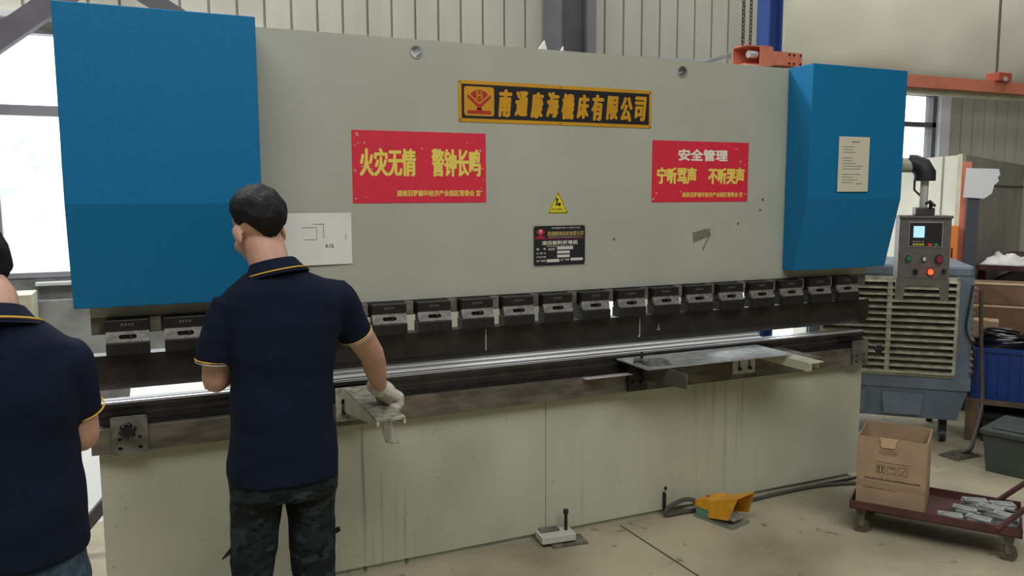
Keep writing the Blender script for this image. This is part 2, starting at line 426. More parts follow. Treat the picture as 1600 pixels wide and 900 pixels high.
# rubble heap out in the yard
hp = MB(); N = 44; rw = []
for jy in range(N):
    for ix in range(N):
        u, v = ix/(N-1)*2-1, jy/(N-1)*2-1
        h = max(0, 1-(u*u+v*v))**.8*3.1
        p = Vector((u*7, v*5, 0))
        h *= .75+.35*noise.noise(p*.5)+.22*noise.noise(p*1.7)
        if u*u+v*v > .98: h = 0
        rw.append((-3.2+u*7, 16+v*5, -.02+h+(.25*abs(noise.noise(p*3.7)) if h > .1 else 0)))
hp.add(rw, [(jy*N+ix, jy*N+ix+1, (jy+1)*N+ix+1, (jy+1)*N+ix) for jy in range(N-1) for ix in range(N-1)])
tag(hp.build('rubble_heap', mat('pale_rubble', (225, 228, 230), .9, c2=(140, 150, 156), vscale=1.2)), 'pale heap of rubble outside, seen through the left window', 'rubble', kind='stuff')

# steel columns and brace
steelcol = mat('grey_column_steel', (84, 84, 88), .6, var=.1, vscale=5)
t = thing('steel_column', (3.66, 2.7, 0), 'dark grey steel column against the cladding above the machine', 'column')
MB().box(3.37, 3.385, 2.62, 2.95, 0, 6.5).build('flange', steelcol, t)
MB().box(3.60, 3.615, 2.62, 2.95, 0, 6.5).build('flange', steelcol, t)
MB().box(3.385, 3.60, 2.70, 2.715, 0, 6.5).build('web', steelcol, t)
MB().box(3.62, 3.86, 2.90, 2.985, 0, 6.5).build('backing_plate', mat('column_cladding_grey', (122, 122, 126), .6), t)
def strut(name, a, b, h, dep, m, label):
    a = Vector(a); b = Vector(b); d = (b-a).normalized(); n_ = Vector((-d.z, 0, d.x))*h/2
    pts = [(a+n_), (b+n_), (b-n_), (a-n_)]
    o = MB().prism([(p.x, p.z) for p in pts], 'y', a.y-dep/2, a.y+dep/2).build(name, m)
    return tag(o, label, 'beam')
bracem = mat('brace_steel', (98, 94, 104), .6, var=.1, vscale=6)
strut('brace_beam', (-1.1, 2.7, 2.27), (.1, 2.7, 3.24), .135, .1, bracem, 'grey diagonal brace rising across the top of the left window')
strut('brace_beam', (.05, 2.78, 3.17), (.75, 2.78, 2.76), .10, .1, steelcol, 'dark brace sloping down just above the left blue housing')

# ------------------------------------------------------------------ press brake
pb = thing('press_brake', (2, .4, 0), 'large grey-green press brake with blue end housings standing on the floor', 'machine')
# bed
bed = MB().box(0, 1.925, 0, .09, .035, .80).box(1.928, 4, 0, .09, .035, .80).box(.05, 3.95, .02, .09, 0, .035)
bed.build('bed', bedm, pb)
for x0 in (.64, 3.30):
    fr = [(.09, .02), (1.45, .02), (1.45, 2.3), (.13, 2.3), (.13, 1.35), (.55, 1.2), (.55, .95), (.13, .8), (.09, .8)]
    MB().prism(fr, 'x', x0, x0+.06).build('side_frame', paint, pb)
# ram, with its two lifting holes
holes = [circ(1.304, 2.296, .030), circ(2.686, 2.292, .030)]
ram = plate2d('ram', [(0, 1.225), (4.0, 1.225), (4.0, 2.348), (0, 2.348)], holes, .09, XZ(.045), paint, pb)
for h in ((1.304, 2.296), (2.686, 2.292)):
    mb = MB(); n_ = 24; vs = []
    for k in range(n_):
        a = 2*PI*k/n_
        for r, y in ((.030, -.003), (.030, .1), (.025, .1), (.025, -.003)): vs.append((h[0]+r*math.cos(a), y, h[1]+r*math.sin(a)))
    mb.add(vs, [(4*k+i, 4*k+(i+1) % 4, 4*((k+1) % n_)+(i+1) % 4, 4*((k+1) % n_)+i) for k in range(n_) for i in range(4)])
    mb.build('lifting_sleeve', galv, ram, True)
for x, z in ((2.30, 1.468), (3.22, 1.655), (3.205, 1.60), (3.06, 1.53)):
    MB().cyl((x, -.003, z), (x, .005, z), .006, 10).build('screw', bare, ram)
MB().box(0, 4.0, .005, .07, 1.158, 1.2245).build('ram_lip', bare, pb)
for k in range(9):
    x0 = .20+.2038*k*2
# blue cylinder housings
def housing(x0, x1):
    pr = [(-.002, 1.272), (-.085, 1.272), (-.172, 1.655), (-.178, 2.35), (-.002, 2.35)]
    hs = MB().prism(pr, 'x', x0, x1).build('cylinder_housing', blue, pb)
    mod = hs.modifiers.new('bevel', 'BEVEL'); mod.width = .003; mod.segments = 2
    return hs
housing(-.047, .622); housing(3.37, 4.047)
# clamps
def make_clamp():
    c = MB().box(-.0765, .0765, -.062, .004, 1.177, 1.219, bev=.003).build('clamp', blk, pb)
    mb = plate2d('clamp_plate', [(-.075, -.022), (.075, -.022), (.075, .022), (-.075, .022)], [slot(.0, -.001, .062, .017)], .014,
                 T(0, -.058, 1.154) @ Matrix.Rotation(-.30, 4, 'X') @ XZ(0), clampm)
    mb.parent = c
    q = MB().box(-.070, .074, -.05, .0, 1.135, 1.178).box(-.076, .076, -.078, -.002, 1.087, 1.134, bev=.003).build('clamp_jaw', blk); q.parent = c
    s_ = MB().cyl((.012, -.07, 1.153), (.012, -.045, 1.158), .008, 12).cyl((-.012, -.068, 1.153), (-.012, -.045, 1.158), .004, 8).build('clamp_bolt', dark); s_.parent = c
    e = MB()
    for i in range(4): e.box(-.022+i*.012, -.014+i*.012, -.0628, -.061, 1.196, 1.206)
    e = e.build('stamped_mark', mat('faint_stamp', (78, 76, 72), .5)); e.parent = c
    return c
proto = make_clamp()
proto.matrix_parent_inverse = Matrix.Translation(-Vector((2, .4, 0)))
proto.location = (.126, 0, 0)
def copy_part(o, x):
    c = o.copy(); COL.objects.link(c); c.location = (x, 0, 0)
    for ch in [q for q in bpy.data.objects if q.parent == o]:
        d = ch.copy(); COL.objects.link(d); d.parent = c
    return c
for k in range(1, 19): copy_part(proto, .126+.2038*k)
# light intermediate blocks between the clamps
for k in range(18):
    x = .126+.2038*(k+.5)
    MB().box(x-.024, x+.016, -.03, .006, 1.165, 1.222, bev=.002).build('spacer_block', bare, pb)
# punch in five segments
pr = [(-.03, 1.082), (.045, 1.082), (.045, 1.06), (.02, .98), (.008, .943), (-.002, .943), (-.03, .975)]
px = [0.0, .78, 1.605, 2.435, 3.21, 3.995]
for a, b in zip(px, px[1:]): MB().prism([(y-.005, z) for y, z in pr], 'x', a+.0012, b-.0012).build('punch_segment', dark, pb)
scr = MB()
for x in (1.603, 2.434): scr.box(x-.003, x+.002, -.0365, -.034, .975, 1.075)
scr.box(2.425, 2.433, -.037, -.034, .975, .985)
scr.box(2.545, 2.549, -.0365, -.034, 1.0, 1.03).box(2.535, 2.556, -.0365, -.034, 1.004, 1.008)
scr.build('chalk_mark', mat('chalk', (170, 165, 155), .9), pb)
# bottom die, grooved flank
dp = [(0, .80), (0, .817), (.006, .820), (.006, .835), (-.004, .838), (-.004, .851), (.006, .854), (.006, .866), (-.006, .870), (-.006, .889), (.018, .890), (.030, .878), (.042, .890), (.085, .890), (.085, .80)]
MB().prism(dp, 'x', .0, 4.0).build('bottom_die', diem, pb)
MB().box(0, 4.0, -.0085, -.0045, .8865, .8925).box(0, 4.0, -.0085, .016, .8895, .8925).build('die_shoulder', chrome, pb)
MB().box(.02, 3.98, -.018, 0, .7985, .812).build('die_rail', blk, pb)
# front beam
MB().box(-.022, 3.99, -.048, -.0005, .702, .799, bev=.002).build('front_beam', beamm, pb)
# end brackets with star knob
def endbracket(x0, x1, knob):
    o = plate2d('end_bracket', rrect(x0, x1, .698, .845, .008), [circ(x0+.03, .722, .008), circ(x1-.028, .722, .008), circ(x0+.03, .758, .007), circ(x1-.028, .762, .007)], .012, XZ(-.056), bare, pb)
    mb = MB()
    if knob == 'L':
        c = Vector(((x0+x1)/2-.005, -.085, .795))
        for k in range(6): a = 2*PI*k/6+.3; mb.ell(c+Vector((.021*math.cos(a), 0, .021*math.sin(a))), (.012, .012, .012), nu=12, nv=8)
        mb.cyl(c+Vector((0, .012, 0)), c-Vector((0, .013, 0)), .021); mb.cyl(c, c+Vector((0, .03, 0)), .008)
    else:
        c = Vector((x1+.06, -.085, .79))
        for k in range(6): a = 2*PI*k/6; mb.ell(c+Vector((.019*math.cos(a), 0, .019*math.sin(a))), (.012, .012, .012), nu=12, nv=8)
        mb.cyl(c+Vector((0, .012, 0)), c-Vector((0, .013, 0)), .02); mb.cyl(c+Vector((0, .01, 0)), (x0+.06, -.04, .825), .006)
    mb.build('star_knob', mat('black_knob_plastic', (16, 16, 18), .2), o, True)
endbracket(.048, .176, 'L'); endbracket(3.86, 3.975, 'R')
# back gauge behind the die
cr2 = mat('gauge_white', (214, 214, 204), .5, var=.06, vscale=4)
g = MB().box(.72, 3.28, .62, .70, .72, .84)
g.build('back_gauge_beam', cr2, pb)
for x in (.95, 1.9, 2.75): MB().box(x, x+.07, .32, .62, .80, .85).box(x-.02, x+.09, .28, .34, .78, .90).build('gauge_finger', cr2, pb)
MB().box(.10, .42, .35, .85, .55, .78).build('hydraulic_box', cr2, pb)
MB().box(.46, .52, .35, .45, .1, .82).build('guide_post', steelcol, pb)
MB().box(.54, .63, .45, .50, .60, .84).build('limit_panel', cream, pb)

# ------------------------------------------------------------------ signs and papers on the machine
redm = mat('red_vinyl', (218, 44, 66), .4, var=.05, vscale=20)
yelm = mat('yellow_print', (226, 206, 92), .5)
def sheetbox(x0, x1, z0, z1, y=0, t_=.002): return MB().box(x0, x1, y-t_, y-.0002, z0, z1)
def flecks(n_, x0, x1, z0, z1, seed):
    R = random.Random(seed); mb = MB()
    for _ in range(n_):
        x = R.choice([R.uniform(x0, x0+.05), R.uniform(x0, x1), R.uniform(x1-.06, x1-.01)]); z = R.uniform(z0+.01, z1-.01)
        s_ = R.uniform(.001, .005); a = R.uniform(0, PI)
        pts = [(x+s_*(1+R.random())*math.cos(a+2*PI*k/5)*R.uniform(.5, 1.4), z+s_*math.sin(a+2*PI*k/5)*R.uniform(.5, 1.3)) for k in range(5)]
        mb.prism(pts, 'y', -.0026, -.0019)
    return mb
b1 = thing('safety_banner', (1.318, -.001, 1.65), 'red fire-warning banner with large yellow characters, left of the nameplate', 'sign', 'red safety banners on the ram')
sheetbox(1.014, 1.623, 1.651, 1.958).build('backing', redm, b1)
lettering('lettering', [('火灾无情', 1.045, 1.295, 1.765, 1.885, .030, 0), ('警钟长鸣', 1.365, 1.598, 1.765, 1.887, .030, 0), ('湖南汨罗循环经济产业园区管委会 宣', 1.205, 1.596, 1.679, 1.706, .03, 0)], yelm, b1, T(0, -.002, 0))
flecks(34, 1.02, 1.62, 1.655, 1.955, 3).build('scuff', mat('scuffed_vinyl', (196, 176, 164), .8), b1)
b2 = thing('safety_banner', (2.815, -.001, 1.645), 'red safety banner with white heading and yellow characters, beside the right blue housing', 'sign', 'red safety banners on the ram')
sheetbox(2.515, 3.116, 1.645, 1.951).build('backing', redm, b2)
lettering('heading', [('安全管理', 2.67, 2.98, 1.852, 1.912, .05, 0)], mat('white_print', (226, 222, 205), .6), b2, T(0, -.002, 0))
lettering('lettering', [('宁听骂声', 2.543, 2.785, 1.735, 1.82, .045, 0), ('不听哭声', 2.857, 3.092, 1.735, 1.82, .045, 0), ('湖南汨罗循环经济产业园区管委会 宣', 2.697, 3.083, 1.669, 1.694, .03, 0)], yelm, b2, T(0, -.002, 0))
flecks(20, 2.52, 3.11, 1.65, 1.94, 5).build('scuff', MATS['scuffed_vinyl'], b2)

goldm = mat('gold_plate', (222, 162, 42), .35, .3, var=.06, vscale=8)
np_ = thing('company_plate', (1.999, -.001, 2.007), 'long gold-framed black maker plate with gold characters, near the ram top', 'sign')
sheetbox(1.494, 2.504, 2.008, 2.189, t_=.003).build('frame', goldm, np_)
MB().box(1.509, 2.490, -.0042, -.002, 2.024, 2.173).build('black_field', mat('black_enamel', (34, 34, 40), .3), np_)
plate2d('emblem_field', rrect(1.520, 1.664, 2.035, 2.163, .012), [], .001, XZ(-.0048), goldm, np_)
def emblem(cx, cz, w_, m, parent, hm, y):
    """fan over a V and a base bar"""
    k = w_/100.0
    mb = MB()
    fan = [(0, -2), (-30, 22), (-22, 31), (-10, 36), (0, 37), (10, 36), (22, 31), (30, 22)]
    mb.prism([(cx+x*k, cz+z*k) for x, z in fan], 'y', y-.001, y)
    for sgn in (-1, 1):
        mb.prism([(cx+sgn*x*k, cz+z*k) for x, z in [(0, -8), (38, 22), (41, 15), (7, -16), (7, -24), (0, -24)]], 'y', y-.001, y)
    mb.prism([(cx+x*k, cz+z*k) for x, z in [(-40, -27), (40, -27), (40, -37), (-40, -37)]], 'y', y-.001, y)
    mb.prism([(cx+x*k, cz+z*k) for x, z in [(-9, -20), (9, -20), (9, -27), (-9, -27)]], 'y', y-.001, y)
    e = mb.build('emblem', m, parent)
    H = MB()
    for x0, x1, z0, z1 in ((-9, -5, 8, 32), (5, 9, 8, 32), (-6, 6, 18, 22), (-12, -2, 30, 33), (2, 12, 30, 33), (-12, -2, 7, 10), (2, 12, 7, 10)):
        H.box(cx+x0*k, cx+x1*k, y-.0018, y-.0008, cz+z0*k, cz+z1*k)
    H.build('emblem_letter', hm, e)
emblem(1.592, 2.097, .142, mat('emblem_red', (168, 44, 38), .4), np_, goldm, -.0052)
lettering('emblem_caption', [('康', 1.532, 1.549, 2.073, 2.091, .015, 0), ('海', 1.634, 1.651, 2.073, 2.091, .015, 0), ('®', 1.642, 1.660, 2.138, 2.158, .01, 0)], MATS['emblem_red'], np_, T(0, -.0045, 0))
chars = '南通康海機床有限公司'
ln = []
for i, ch in enumerate(chars):
    x = 1.684+i*.0802; ln.append((ch, x, x+.070, 2.036+(.004 if i % 2 else -.002), 2.158-(0.004 if i % 3 else 0), .045, .18))
lettering('lettering', ln, goldm, np_, T(0, -.0045, 0), join=True)
rv = MB()
for x in (1.502, 1.999, 2.497):
    for z in (2.016, 2.181): rv.cyl((x, -.0055, z), (x, -.001, z), .004, 8)
rv.build('rivet', bare, np_)

tp = thing('warning_sign', (1.99, -.001, 1.597), 'yellow triangular mechanical hazard sign above the black nameplate', 'sign')
def tri(s_, cx=1.990, cz=1.633): return [(cx-.054*s_, cz-.036*s_), (cx+.054*s_, cz-.036*s_), (cx, cz+.066*s_)]
MB().prism(tri(1), 'y', -.002, -.0002).build('yellow_edge', mat('warning_yellow', (226, 208, 36), .4), tp)
mb = MB(); o3 = tri(.95); i3 = tri(.86)
mb.add([(x, -.0026, z) for x, z in o3+i3]+[(x, -.0018, z) for x, z in o3+i3], [(0, 1, 4, 3), (1, 2, 5, 4), (2, 0, 3, 5), (6, 9, 10, 7), (7, 10, 11, 8), (8, 11, 9, 6)])
mb.build('black_border', blackink, tp)
mb = MB(); mb.cyl((1.985, -.0028, 1.662), (1.985, -.0018, 1.662), .007, 12); mb.cyl((1.998, -.0028, 1.640), (1.998, -.0018, 1.640), .007, 12)
mb.prism([(1.975, 1.632), (1.981, 1.632), (1.990, 1.655), (1.984, 1.657)], 'y', -.0028, -.0018).prism([(1.981, 1.640), (2.0, 1.628), (2.003, 1.632), (1.984, 1.646)], 'y', -.0028, -.0018)
mb.build('pictogram', blackink, tp)
lettering('lettering', [('当心机械伤人', 1.957, 2.023, 1.610, 1.622, .015, 0)], blackink, tp, T(0, -.0018, 0))

dp_ = thing('data_plate', (2.0, -.001, 1.345), 'black rating plate with silver edge and white value boxes below the warning triangle', 'sign')
sheetbox(1.857, 2.141, 1.345, 1.543, t_=.002).build('silver_edge', mat('silver_plate', (176, 174, 166), .4, .4), dp_)
ch = .008
plate2d('black_field', [(1.862+ch, 1.350), (2.136-ch, 1.350), (2.136, 1.350+ch), (2.136, 1.538-ch), (2.136-ch, 1.538), (1.862+ch, 1.538), (1.862, 1.538-ch), (1.862, 1.350+ch)], [], .001, XZ(-.0026), MATS['black_enamel'], dp_)
emblem(1.897, 1.502, .056, mat('emblem_magenta', (206, 40, 82), .4), dp_, MATS['white_print'], -.0031)
wp = MATS['white_print']
lettering('lettering', [('中国机床工具行业', 1.955, 2.11, 1.524, 1.531, .01, 0), ('NANTONG KANGHAI MACHINE TOOL CO LTD', 1.940, 2.118, 1.482, 1.486, .0, 0), ('液压板料折弯机', 1.905, 2.097, 1.448, 1.468, .025, 0),
    ('HYDRAULIC PRESS BRAKE', 1.93, 2.07, 1.439, 1.444, .01, 0), ('型    号', 1.876, 1.926, 1.424, 1.434, .01, 0), ('WC67Y', 1.938, 1.974, 1.422, 1.432, .02, 0), ('公 称 力', 1.876, 1.926, 1.405, 1.414, .01, 0),
    ('工作台长度', 1.876, 1.926, 1.388, 1.396, .01, 0), ('出厂编号', 1.876, 1.926, 1.369, 1.378, .01, 0), ('出厂日期', 2.004, 2.05, 1.371, 1.380, .01, 0)], wp, dp_, T(0, -.0031, 0))
lettering('maker_name', [('南通康海机床有限公司', 1.934, 2.127, 1.490, 1.512, .02, .15)], mat('old_gold_print', (186, 160, 96), .5), dp_, T(0, -.0031, 0))
MB().box(1.864, 2.134, -.0036, -.003, 1.4765, 1.4780).build('red_line', MATS['emblem_magenta'], dp_)
vb = MB()
for x0, x1, z0, z1 in ((1.985, 2.071, 1.425, 1.438), (1.985, 2.053, 1.406, 1.419), (1.985, 2.053, 1.387, 1.400), (1.930, 1.997, 1.366, 1.380), (2.058, 2.124, 1.370, 1.383)): vb.box(x0, x1, -.0037, -.003, z0, z1)
vb.build('value_box', mat('plate_white', (198, 196, 190), .5), dp_)

pd = thing('drawing_sheet', (.87, -.002, 1.392), 'white part drawing taped to the ram beside the worker\'s head', 'paper')
mb = MB(); n_ = 12; vs = []
for k in range(n_+1):
    u = k/n_; x = .655+(.349)*u; y = -.003-.006*math.sin(u*PI)
    vs += [(x, y, 1.395), (x, y, 1.612), (x, y+.001, 1.395), (x, y+.001, 1.612)]
mb.add(vs, [f for k in range(n_) for f in ((4*k, 4*k+4, 4*k+5, 4*k+1), (4*k+2, 4*k+3, 4*k+7, 4*k+6), (4*k, 4*k+2, 4*k+6, 4*k+4), (4*k+1, 4*k+5, 4*k+7, 4*k+3))]+[(0, 1, 3, 2), (4*n_, 4*n_+2, 4*n_+3, 4*n_+1)])
mb.build('sheet', white, pd)
mb = MB()
def seg(x0, z0, x1, z1, t_=.0008, y=-.0100):
    mb.box(min(x0, x1)-t_, max(x0, x1)+t_, y, y+.0012, min(z0, z1)-t_, max(z0, z1)+t_)
for a in ((.80, 1.552, .856, 1.552), (.856, 1.552, .856, 1.50), (.80, 1.502, .85, 1.502), (.84, 1.566, .885, 1.566), (.885, 1.566, .885, 1.506), (.978, 1.50, .978, 1.525)): seg(*a)
mb.build('drawn_line', ink, pd)
lettering('handwriting', [('A-12', .89, .925, 1.467, 1.482, .02, 0)], blackink, pd, T(0, -.0088, 0))
pn = thing('notice_sheet', (3.60, -.18, 1.70), 'pale printed notice sheet stuck on the right blue housing', 'paper')
Mn = T(0, -.1745, 0)
x0, x1, z0, z1 = 3.565, 3.785, 1.695, 1.985
MB().box(x0, x1, -.1795, -.1775, z0, z1).build('sheet', mat('pale_notice', (206, 200, 176), .8), pn)
mb = MB(); R = random.Random(4)
for i in range(14):
    if i in (3, 9): continue
    z = z1-.055-i*.0145; mb.box(x0+.03, x0+.03+R.uniform(.06, .15), -.1803, -.1794, z, z+.003)
mb.box(x0+.09, x0+.15, -.1803, -.1794, z1-.03, z1-.024); mb.box(x0+.13, x0+.18, -.1803, -.1794, z0+.04, z0+.044)
mb.build('printed_line', ink, pn)
tg = MB().prism([(2.768, 1.488), (2.86, 1.508), (2.85, 1.495), (2.882, 1.512), (2.878, 1.49), (2.885, 1.470), (2.775, 1.435)], 'y', -.0012, -.0002)
tg.prism([(2.878, 1.485), (2.884, 1.482), (2.838, 1.395), (2.832, 1.398)], 'y', -.002, -.0002)
tag(tg.build('torn_tape', mat('old_grey_tape', (122, 122, 104), .8, var=.2, vscale=60)), 'torn piece of grey tape on the ram below the right red banner', 'tape')

# ------------------------------------------------------------------ table support arms, sheet, workpieces
sa = thing('support_arm', (.97, -.05, .73), 'cream sheet support arm on the front beam under the worker\'s gloved hand', 'bracket', 'sheet support arms on the front beam')
plate2d('mounting_plate', [(.905, .728), (1.06, .728), (1.06, .872), (.905, .872)], [slot(.935, .79, .014, .07)], .012, XZ(-.056), dirty, sa)
MB().cyl((.935, -.075, .765), (.935, -.05, .765), .009, 12).build('bolt', blk, sa)
MB().box(.943, 1.052, -.598, -.062, .862, .870).build('top_plate', dirty, sa)
MB().prism([(-.062, .862), (-.598, .862), (-.598, .846), (-.30, .80), (-.062, .765)], 'x', .943, .951).build('web', cream, sa)
MB().prism([(-.062, .862), (-.598, .862), (-.598, .846), (-.30, .80), (-.062, .765)], 'x', 1.044, 1.052).build('web', cream, sa)
sb = thing('support_arm', (2.40, -.05, .76), 'dark steel support arm holding up the left end of the sheet', 'bracket', 'sheet support arms on the front beam')
plate2d('mounting_plate', [(2.352, .712), (2.46, .712), (2.46, .85), (2.352, .85)], [], .02, XZ(-.06), blk, sb)
mb = MB()
for x in (2.385, 2.43): mb.cyl((x, -.082, .752), (x, -.07, .752), .013, 6)
mb.build('bolt', dark, sb)
MB().prism([(-.07, .862), (-.425, .862), (-.425, .792), (-.07, .765)], 'x', 2.435, 2.443).build('web', mat('arm_grey_steel', (104, 100, 94), .5, .3, var=.15, vscale=12), sb)
sc_ = thing('support_arm', (3.08, -.05, .74), 'white slotted plate with cream arm supporting the right end of the sheet', 'bracket', 'sheet support arms on the front beam')
plate2d('mounting_plate', [(3.005, .733), (3.15, .733), (3.15, .862), (3.005, .862)], [slot(3.045, .785, .013, .07), slot(3.112, .785, .013, .07)], .012, XZ(-.056), mat('worn_white_paint', (190, 190, 178), .5, var=.15, vscale=30), sc_)
mb = MB()
for x in (3.045, 3.112): mb.cyl((x, -.075, .762), (x, -.05, .762), .010, 6)
mb.build('bolt', blk, sc_)
mb = MB().prism([(-.05, .852), (-.43, .852), (-.445, .845), (-.445, .815), (-.43, .808), (-.05, .808)], 'x', 3.165, 3.171)
mb.box(3.171, 3.262, -.43, -.05, .846, .852)
mb.box(3.256, 3.262, -.40, -.05, .812, .846)
mb.build('arm_channel', cream, sc_)
tag(MB().box(3.27, 3.36, -.33, -.02, .842, .846).build('steel_strip', beamm), 'thin brown steel strip lying beside the cream support arm', 'strip')
tag(MB().box(2.315, 3.20, -.287, -.012, .8645, .8705).build('steel_sheet', galv), 'grey steel sheet lying across the support arms in front of the die', 'sheet')
# small blocks on the sheet
def punched(name, loc, rz, w_, d_, h_, label, m=galv, group=None):
    o = plate2d(name, [(-w_/2, -d_/2), (w_/2, -d_/2), (w_/2, d_/2), (-w_/2, d_/2)], [circ(-w_*.32, 0, min(w_, d_)*.09, 10), circ(w_*.32, 0, min(w_, d_)*.09, 10)], h_, T(0, 0, h_/2), m)
    o.location = loc; o.rotation_euler = (0, 0, rz)
    return tag(o, label, 'plate', group)
gb = 'small steel blocks stacked on the sheet'
punched('steel_block', (2.415, -.215, .8705), -.15, .12, .075, .010, 'bottom grey block of the small stack on the steel sheet', clampm, gb)
punched('steel_block', (2.410, -.205, .8807), -.1, .115, .075, .012, 'top grey drilled block of the small stack on the steel sheet', clampm, gb)
tb = thing('clamp_piece', (2.36, -.12, .8705), 'small dark toggle piece with upright pin behind the block stack', 'clamp')
MB().prism([(2.325, -.15), (2.40, -.15), (2.40, -.10), (2.36, -.10)], 'z', .8705, .886).build('base', bare, tb)
MB().cyl((2.393, -.12, .886), (2.393, -.12, .915), .007, 10).build('pin', blk, tb)
tag(MB().box(2.10, 2.36, -.09, -.055, .800, .803).build('steel_ruler', chrome), 'short bright steel strip lying on the front beam left of the sheet', 'strip')
tag(MB().box(3.28, 3.44, -.10, -.06, .800, .803).build('steel_strip', chrome), 'short bright steel strip on the beam right of the sheet', 'strip')
# long aluminium profiles on the die
pf = [(.03, .893), (.03, .898), (.055, .902), (.06, .912), (.085, .914), (.09, .926), (.115, .928), (.12, .940), (.15, .942), (.15, .934), (.126, .932), (.121, .918), (.096, .917), (.091, .904), (.066, .902), (.062, .893)]
tag(MB().prism(pf, 'x', .905, 3.28).build('metal_profile', alu), 'long bright ridged aluminium profile lying on the die right of the worker', 'profile')
tag(MB().box(2.42, 3.26, .155, .30, .921, .929).box(2.42, 3.26, .155, .163, .905, .921).build('metal_profile', alu), 'shorter flat aluminium profile lying behind the ridged one', 'profile')

# ------------------------------------------------------------------ control pendant
cp = thing('control_pendant', (4.25, -.2, 1.09), 'grey operator control box with screen and glowing red button, hanging on a swing arm', 'control panel')
rzp = -.72     # faces the operator
Mp = T(4.215, -.24, 0) @ Matrix.Rotation(rzp, 4, 'Z') @ Matrix.Translation((-.028, 0, 0)) @ Matrix.Diagonal((.80, 1, 1, 1))
pg = mat('pendant_grey', (98, 94, 88), .5, var=.08, vscale=20)
MB().box(-.165, .165, 0, .16, 1.20, 1.553, bev=.006).xf(Mp).build('enclosure', pg, cp)
MB().box(-.172, .172, -.01, .165, 1.545, 1.56, bev=.003).xf(Mp).build('lid', pg, cp)
sk = plate2d('skirt', [(-.175, 1.085), (-.125, 1.085), (-.115, 1.15), (-.10, 1.165), (.09, 1.165), (.105, 1.15), (.115, 1.085), (.165, 1.085), (.165, 1.205), (-.175, 1.205)], [], .008, Mp @ XZ(-.012), pg, cp)
fp = MB().box(-.105, .110, -.006, 0, 1.385, 1.525).xf(Mp).build('display_panel', mat('panel_silver', (176, 176, 176), .4), cp)
MB().box(-.101, .106, -.008, -.004, 1.389, 1.521).xf(Mp).build('panel_face', mat('panel_black', (40, 38, 40), .35), fp)
MB().box(-.076, -.006, -.0095, -.006, 1.438, 1.502).xf(Mp).build('screen', mat('lcd_screen', (120, 170, 210), .3, emit=(170, 210, 235), es=.75), fp)
kb = MB()
for i in range(4): kb.box(-.078+i*.019, -.066+i*.019, -.010, -.007, 1.412, 1.418)
kb.xf(Mp).build('key', mat('key_grey', (150, 150, 155), .5), fp)
kb = MB()
for i in range(5): kb.box(-.078+i*.015, -.066+i*.015, -.010, -.007, 1.394, 1.404)
kb.xf(Mp).build('key', mat('key_yellow', (200, 188, 50), .5), fp)
MB().box(.02, .045, -.010, -.007, 1.394, 1.404).xf(Mp).build('key', mat('key_red', (214, 40, 60), .5, emit=(214, 40, 60), es=.3), fp)
MB().box(.058, .083, -.010, -.007, 1.394, 1.404).xf(Mp).build('key', mat('key_green', (50, 160, 100), .5), fp)
def btn(x, z, r, m, nm='button', dep=.02):
    mb = MB().cyl((x, 0, z), (x, -.006, z), r*1.45, 20, 1).cyl((x, -.006, z), (x, -dep, z), r, 20, 0); mb.xf(Mp)
    mb.build(nm, [m, mat('bezel', (56, 54, 52), .4)], cp, True)
btn(-.100, 1.318, .013, mat('green_button', (30, 132, 84), .35)); btn(.095, 1.318, .019, mat('dull_red_button', (136, 44, 58), .4), 'emergency_stop', .03)
btn(0, 1.318, .012, chrome, 'key_switch'); btn(-.05, 1.245, .012, blk, 'selector_switch')
btn(.045, 1.245, .016, mat('lit_red_button', (255, 60, 40), .3, emit=(255, 50, 20), es=4), 'lamp_button')
btn(.13, 1.25, .010, blk, 'selector_switch')
# mount, pole, elbow, arm
Pp = Mp @ Vector((-.005, .08, 0))
MB().box(-.063, .06, .02, .14, 1.56, 1.605, bev=.006).xf(Mp).build('mount_block', mat('mount_dark', (66, 64, 62), .5), cp)
lv = MB().tube([(-.01, -.0, 1.625), (.02, -.005, 1.64), (.04, -.01, 1.62), (.055, -.01, 1.615)], [.008, .009, .01, .006], 8).cyl((.03, .02, 1.605), (.03, .02, 1.635), .012); lv.xf(Mp); lv.build('clamp_lever', rubber, cp)
polem = mat('white_pole', (196, 194, 188), .35, .2)
MB().cyl((Pp.x, Pp.y, 1.60), (Pp.x, Pp.y, 1.79), .023).build('pole', polem, cp, True)
al = (Mp.to_3x3() @ Vector((-1, .12, 0))).normalized()
e0 = Vector((Pp.x, Pp.y, 1.765))
el = MB()
pts = [e0+Vector((0, 0, -.01)), e0+Vector((0, 0, .03)), e0+al*.02+Vector((0, 0, .07)), e0+al*.06+Vector((0, 0, .09)), e0+al*.09+Vector((0, 0, .095))]
el.tube(pts, [.058, .058, .055, .050, .046], 18)
el.build('elbow', rubber, cp, True)
ar = MB().tube([e0+al*.06+Vector((0, 0, .08)), Vector((4.06, -.04, 1.845)), Vector((3.96, .10, 1.845))], .042, 16)
ar.build('swing_arm', mat('arm_cream', (170, 168, 150), .4), cp, True)
cab = MB().tube([e0+al*.05+Vector((0, 0, .02)), e0+al*.05+Vector((0, .0, -.06)), e0+al*.01+Vector((0, -.01, -.11))], .006, 8)
cab.build('cable', rubber, cp)

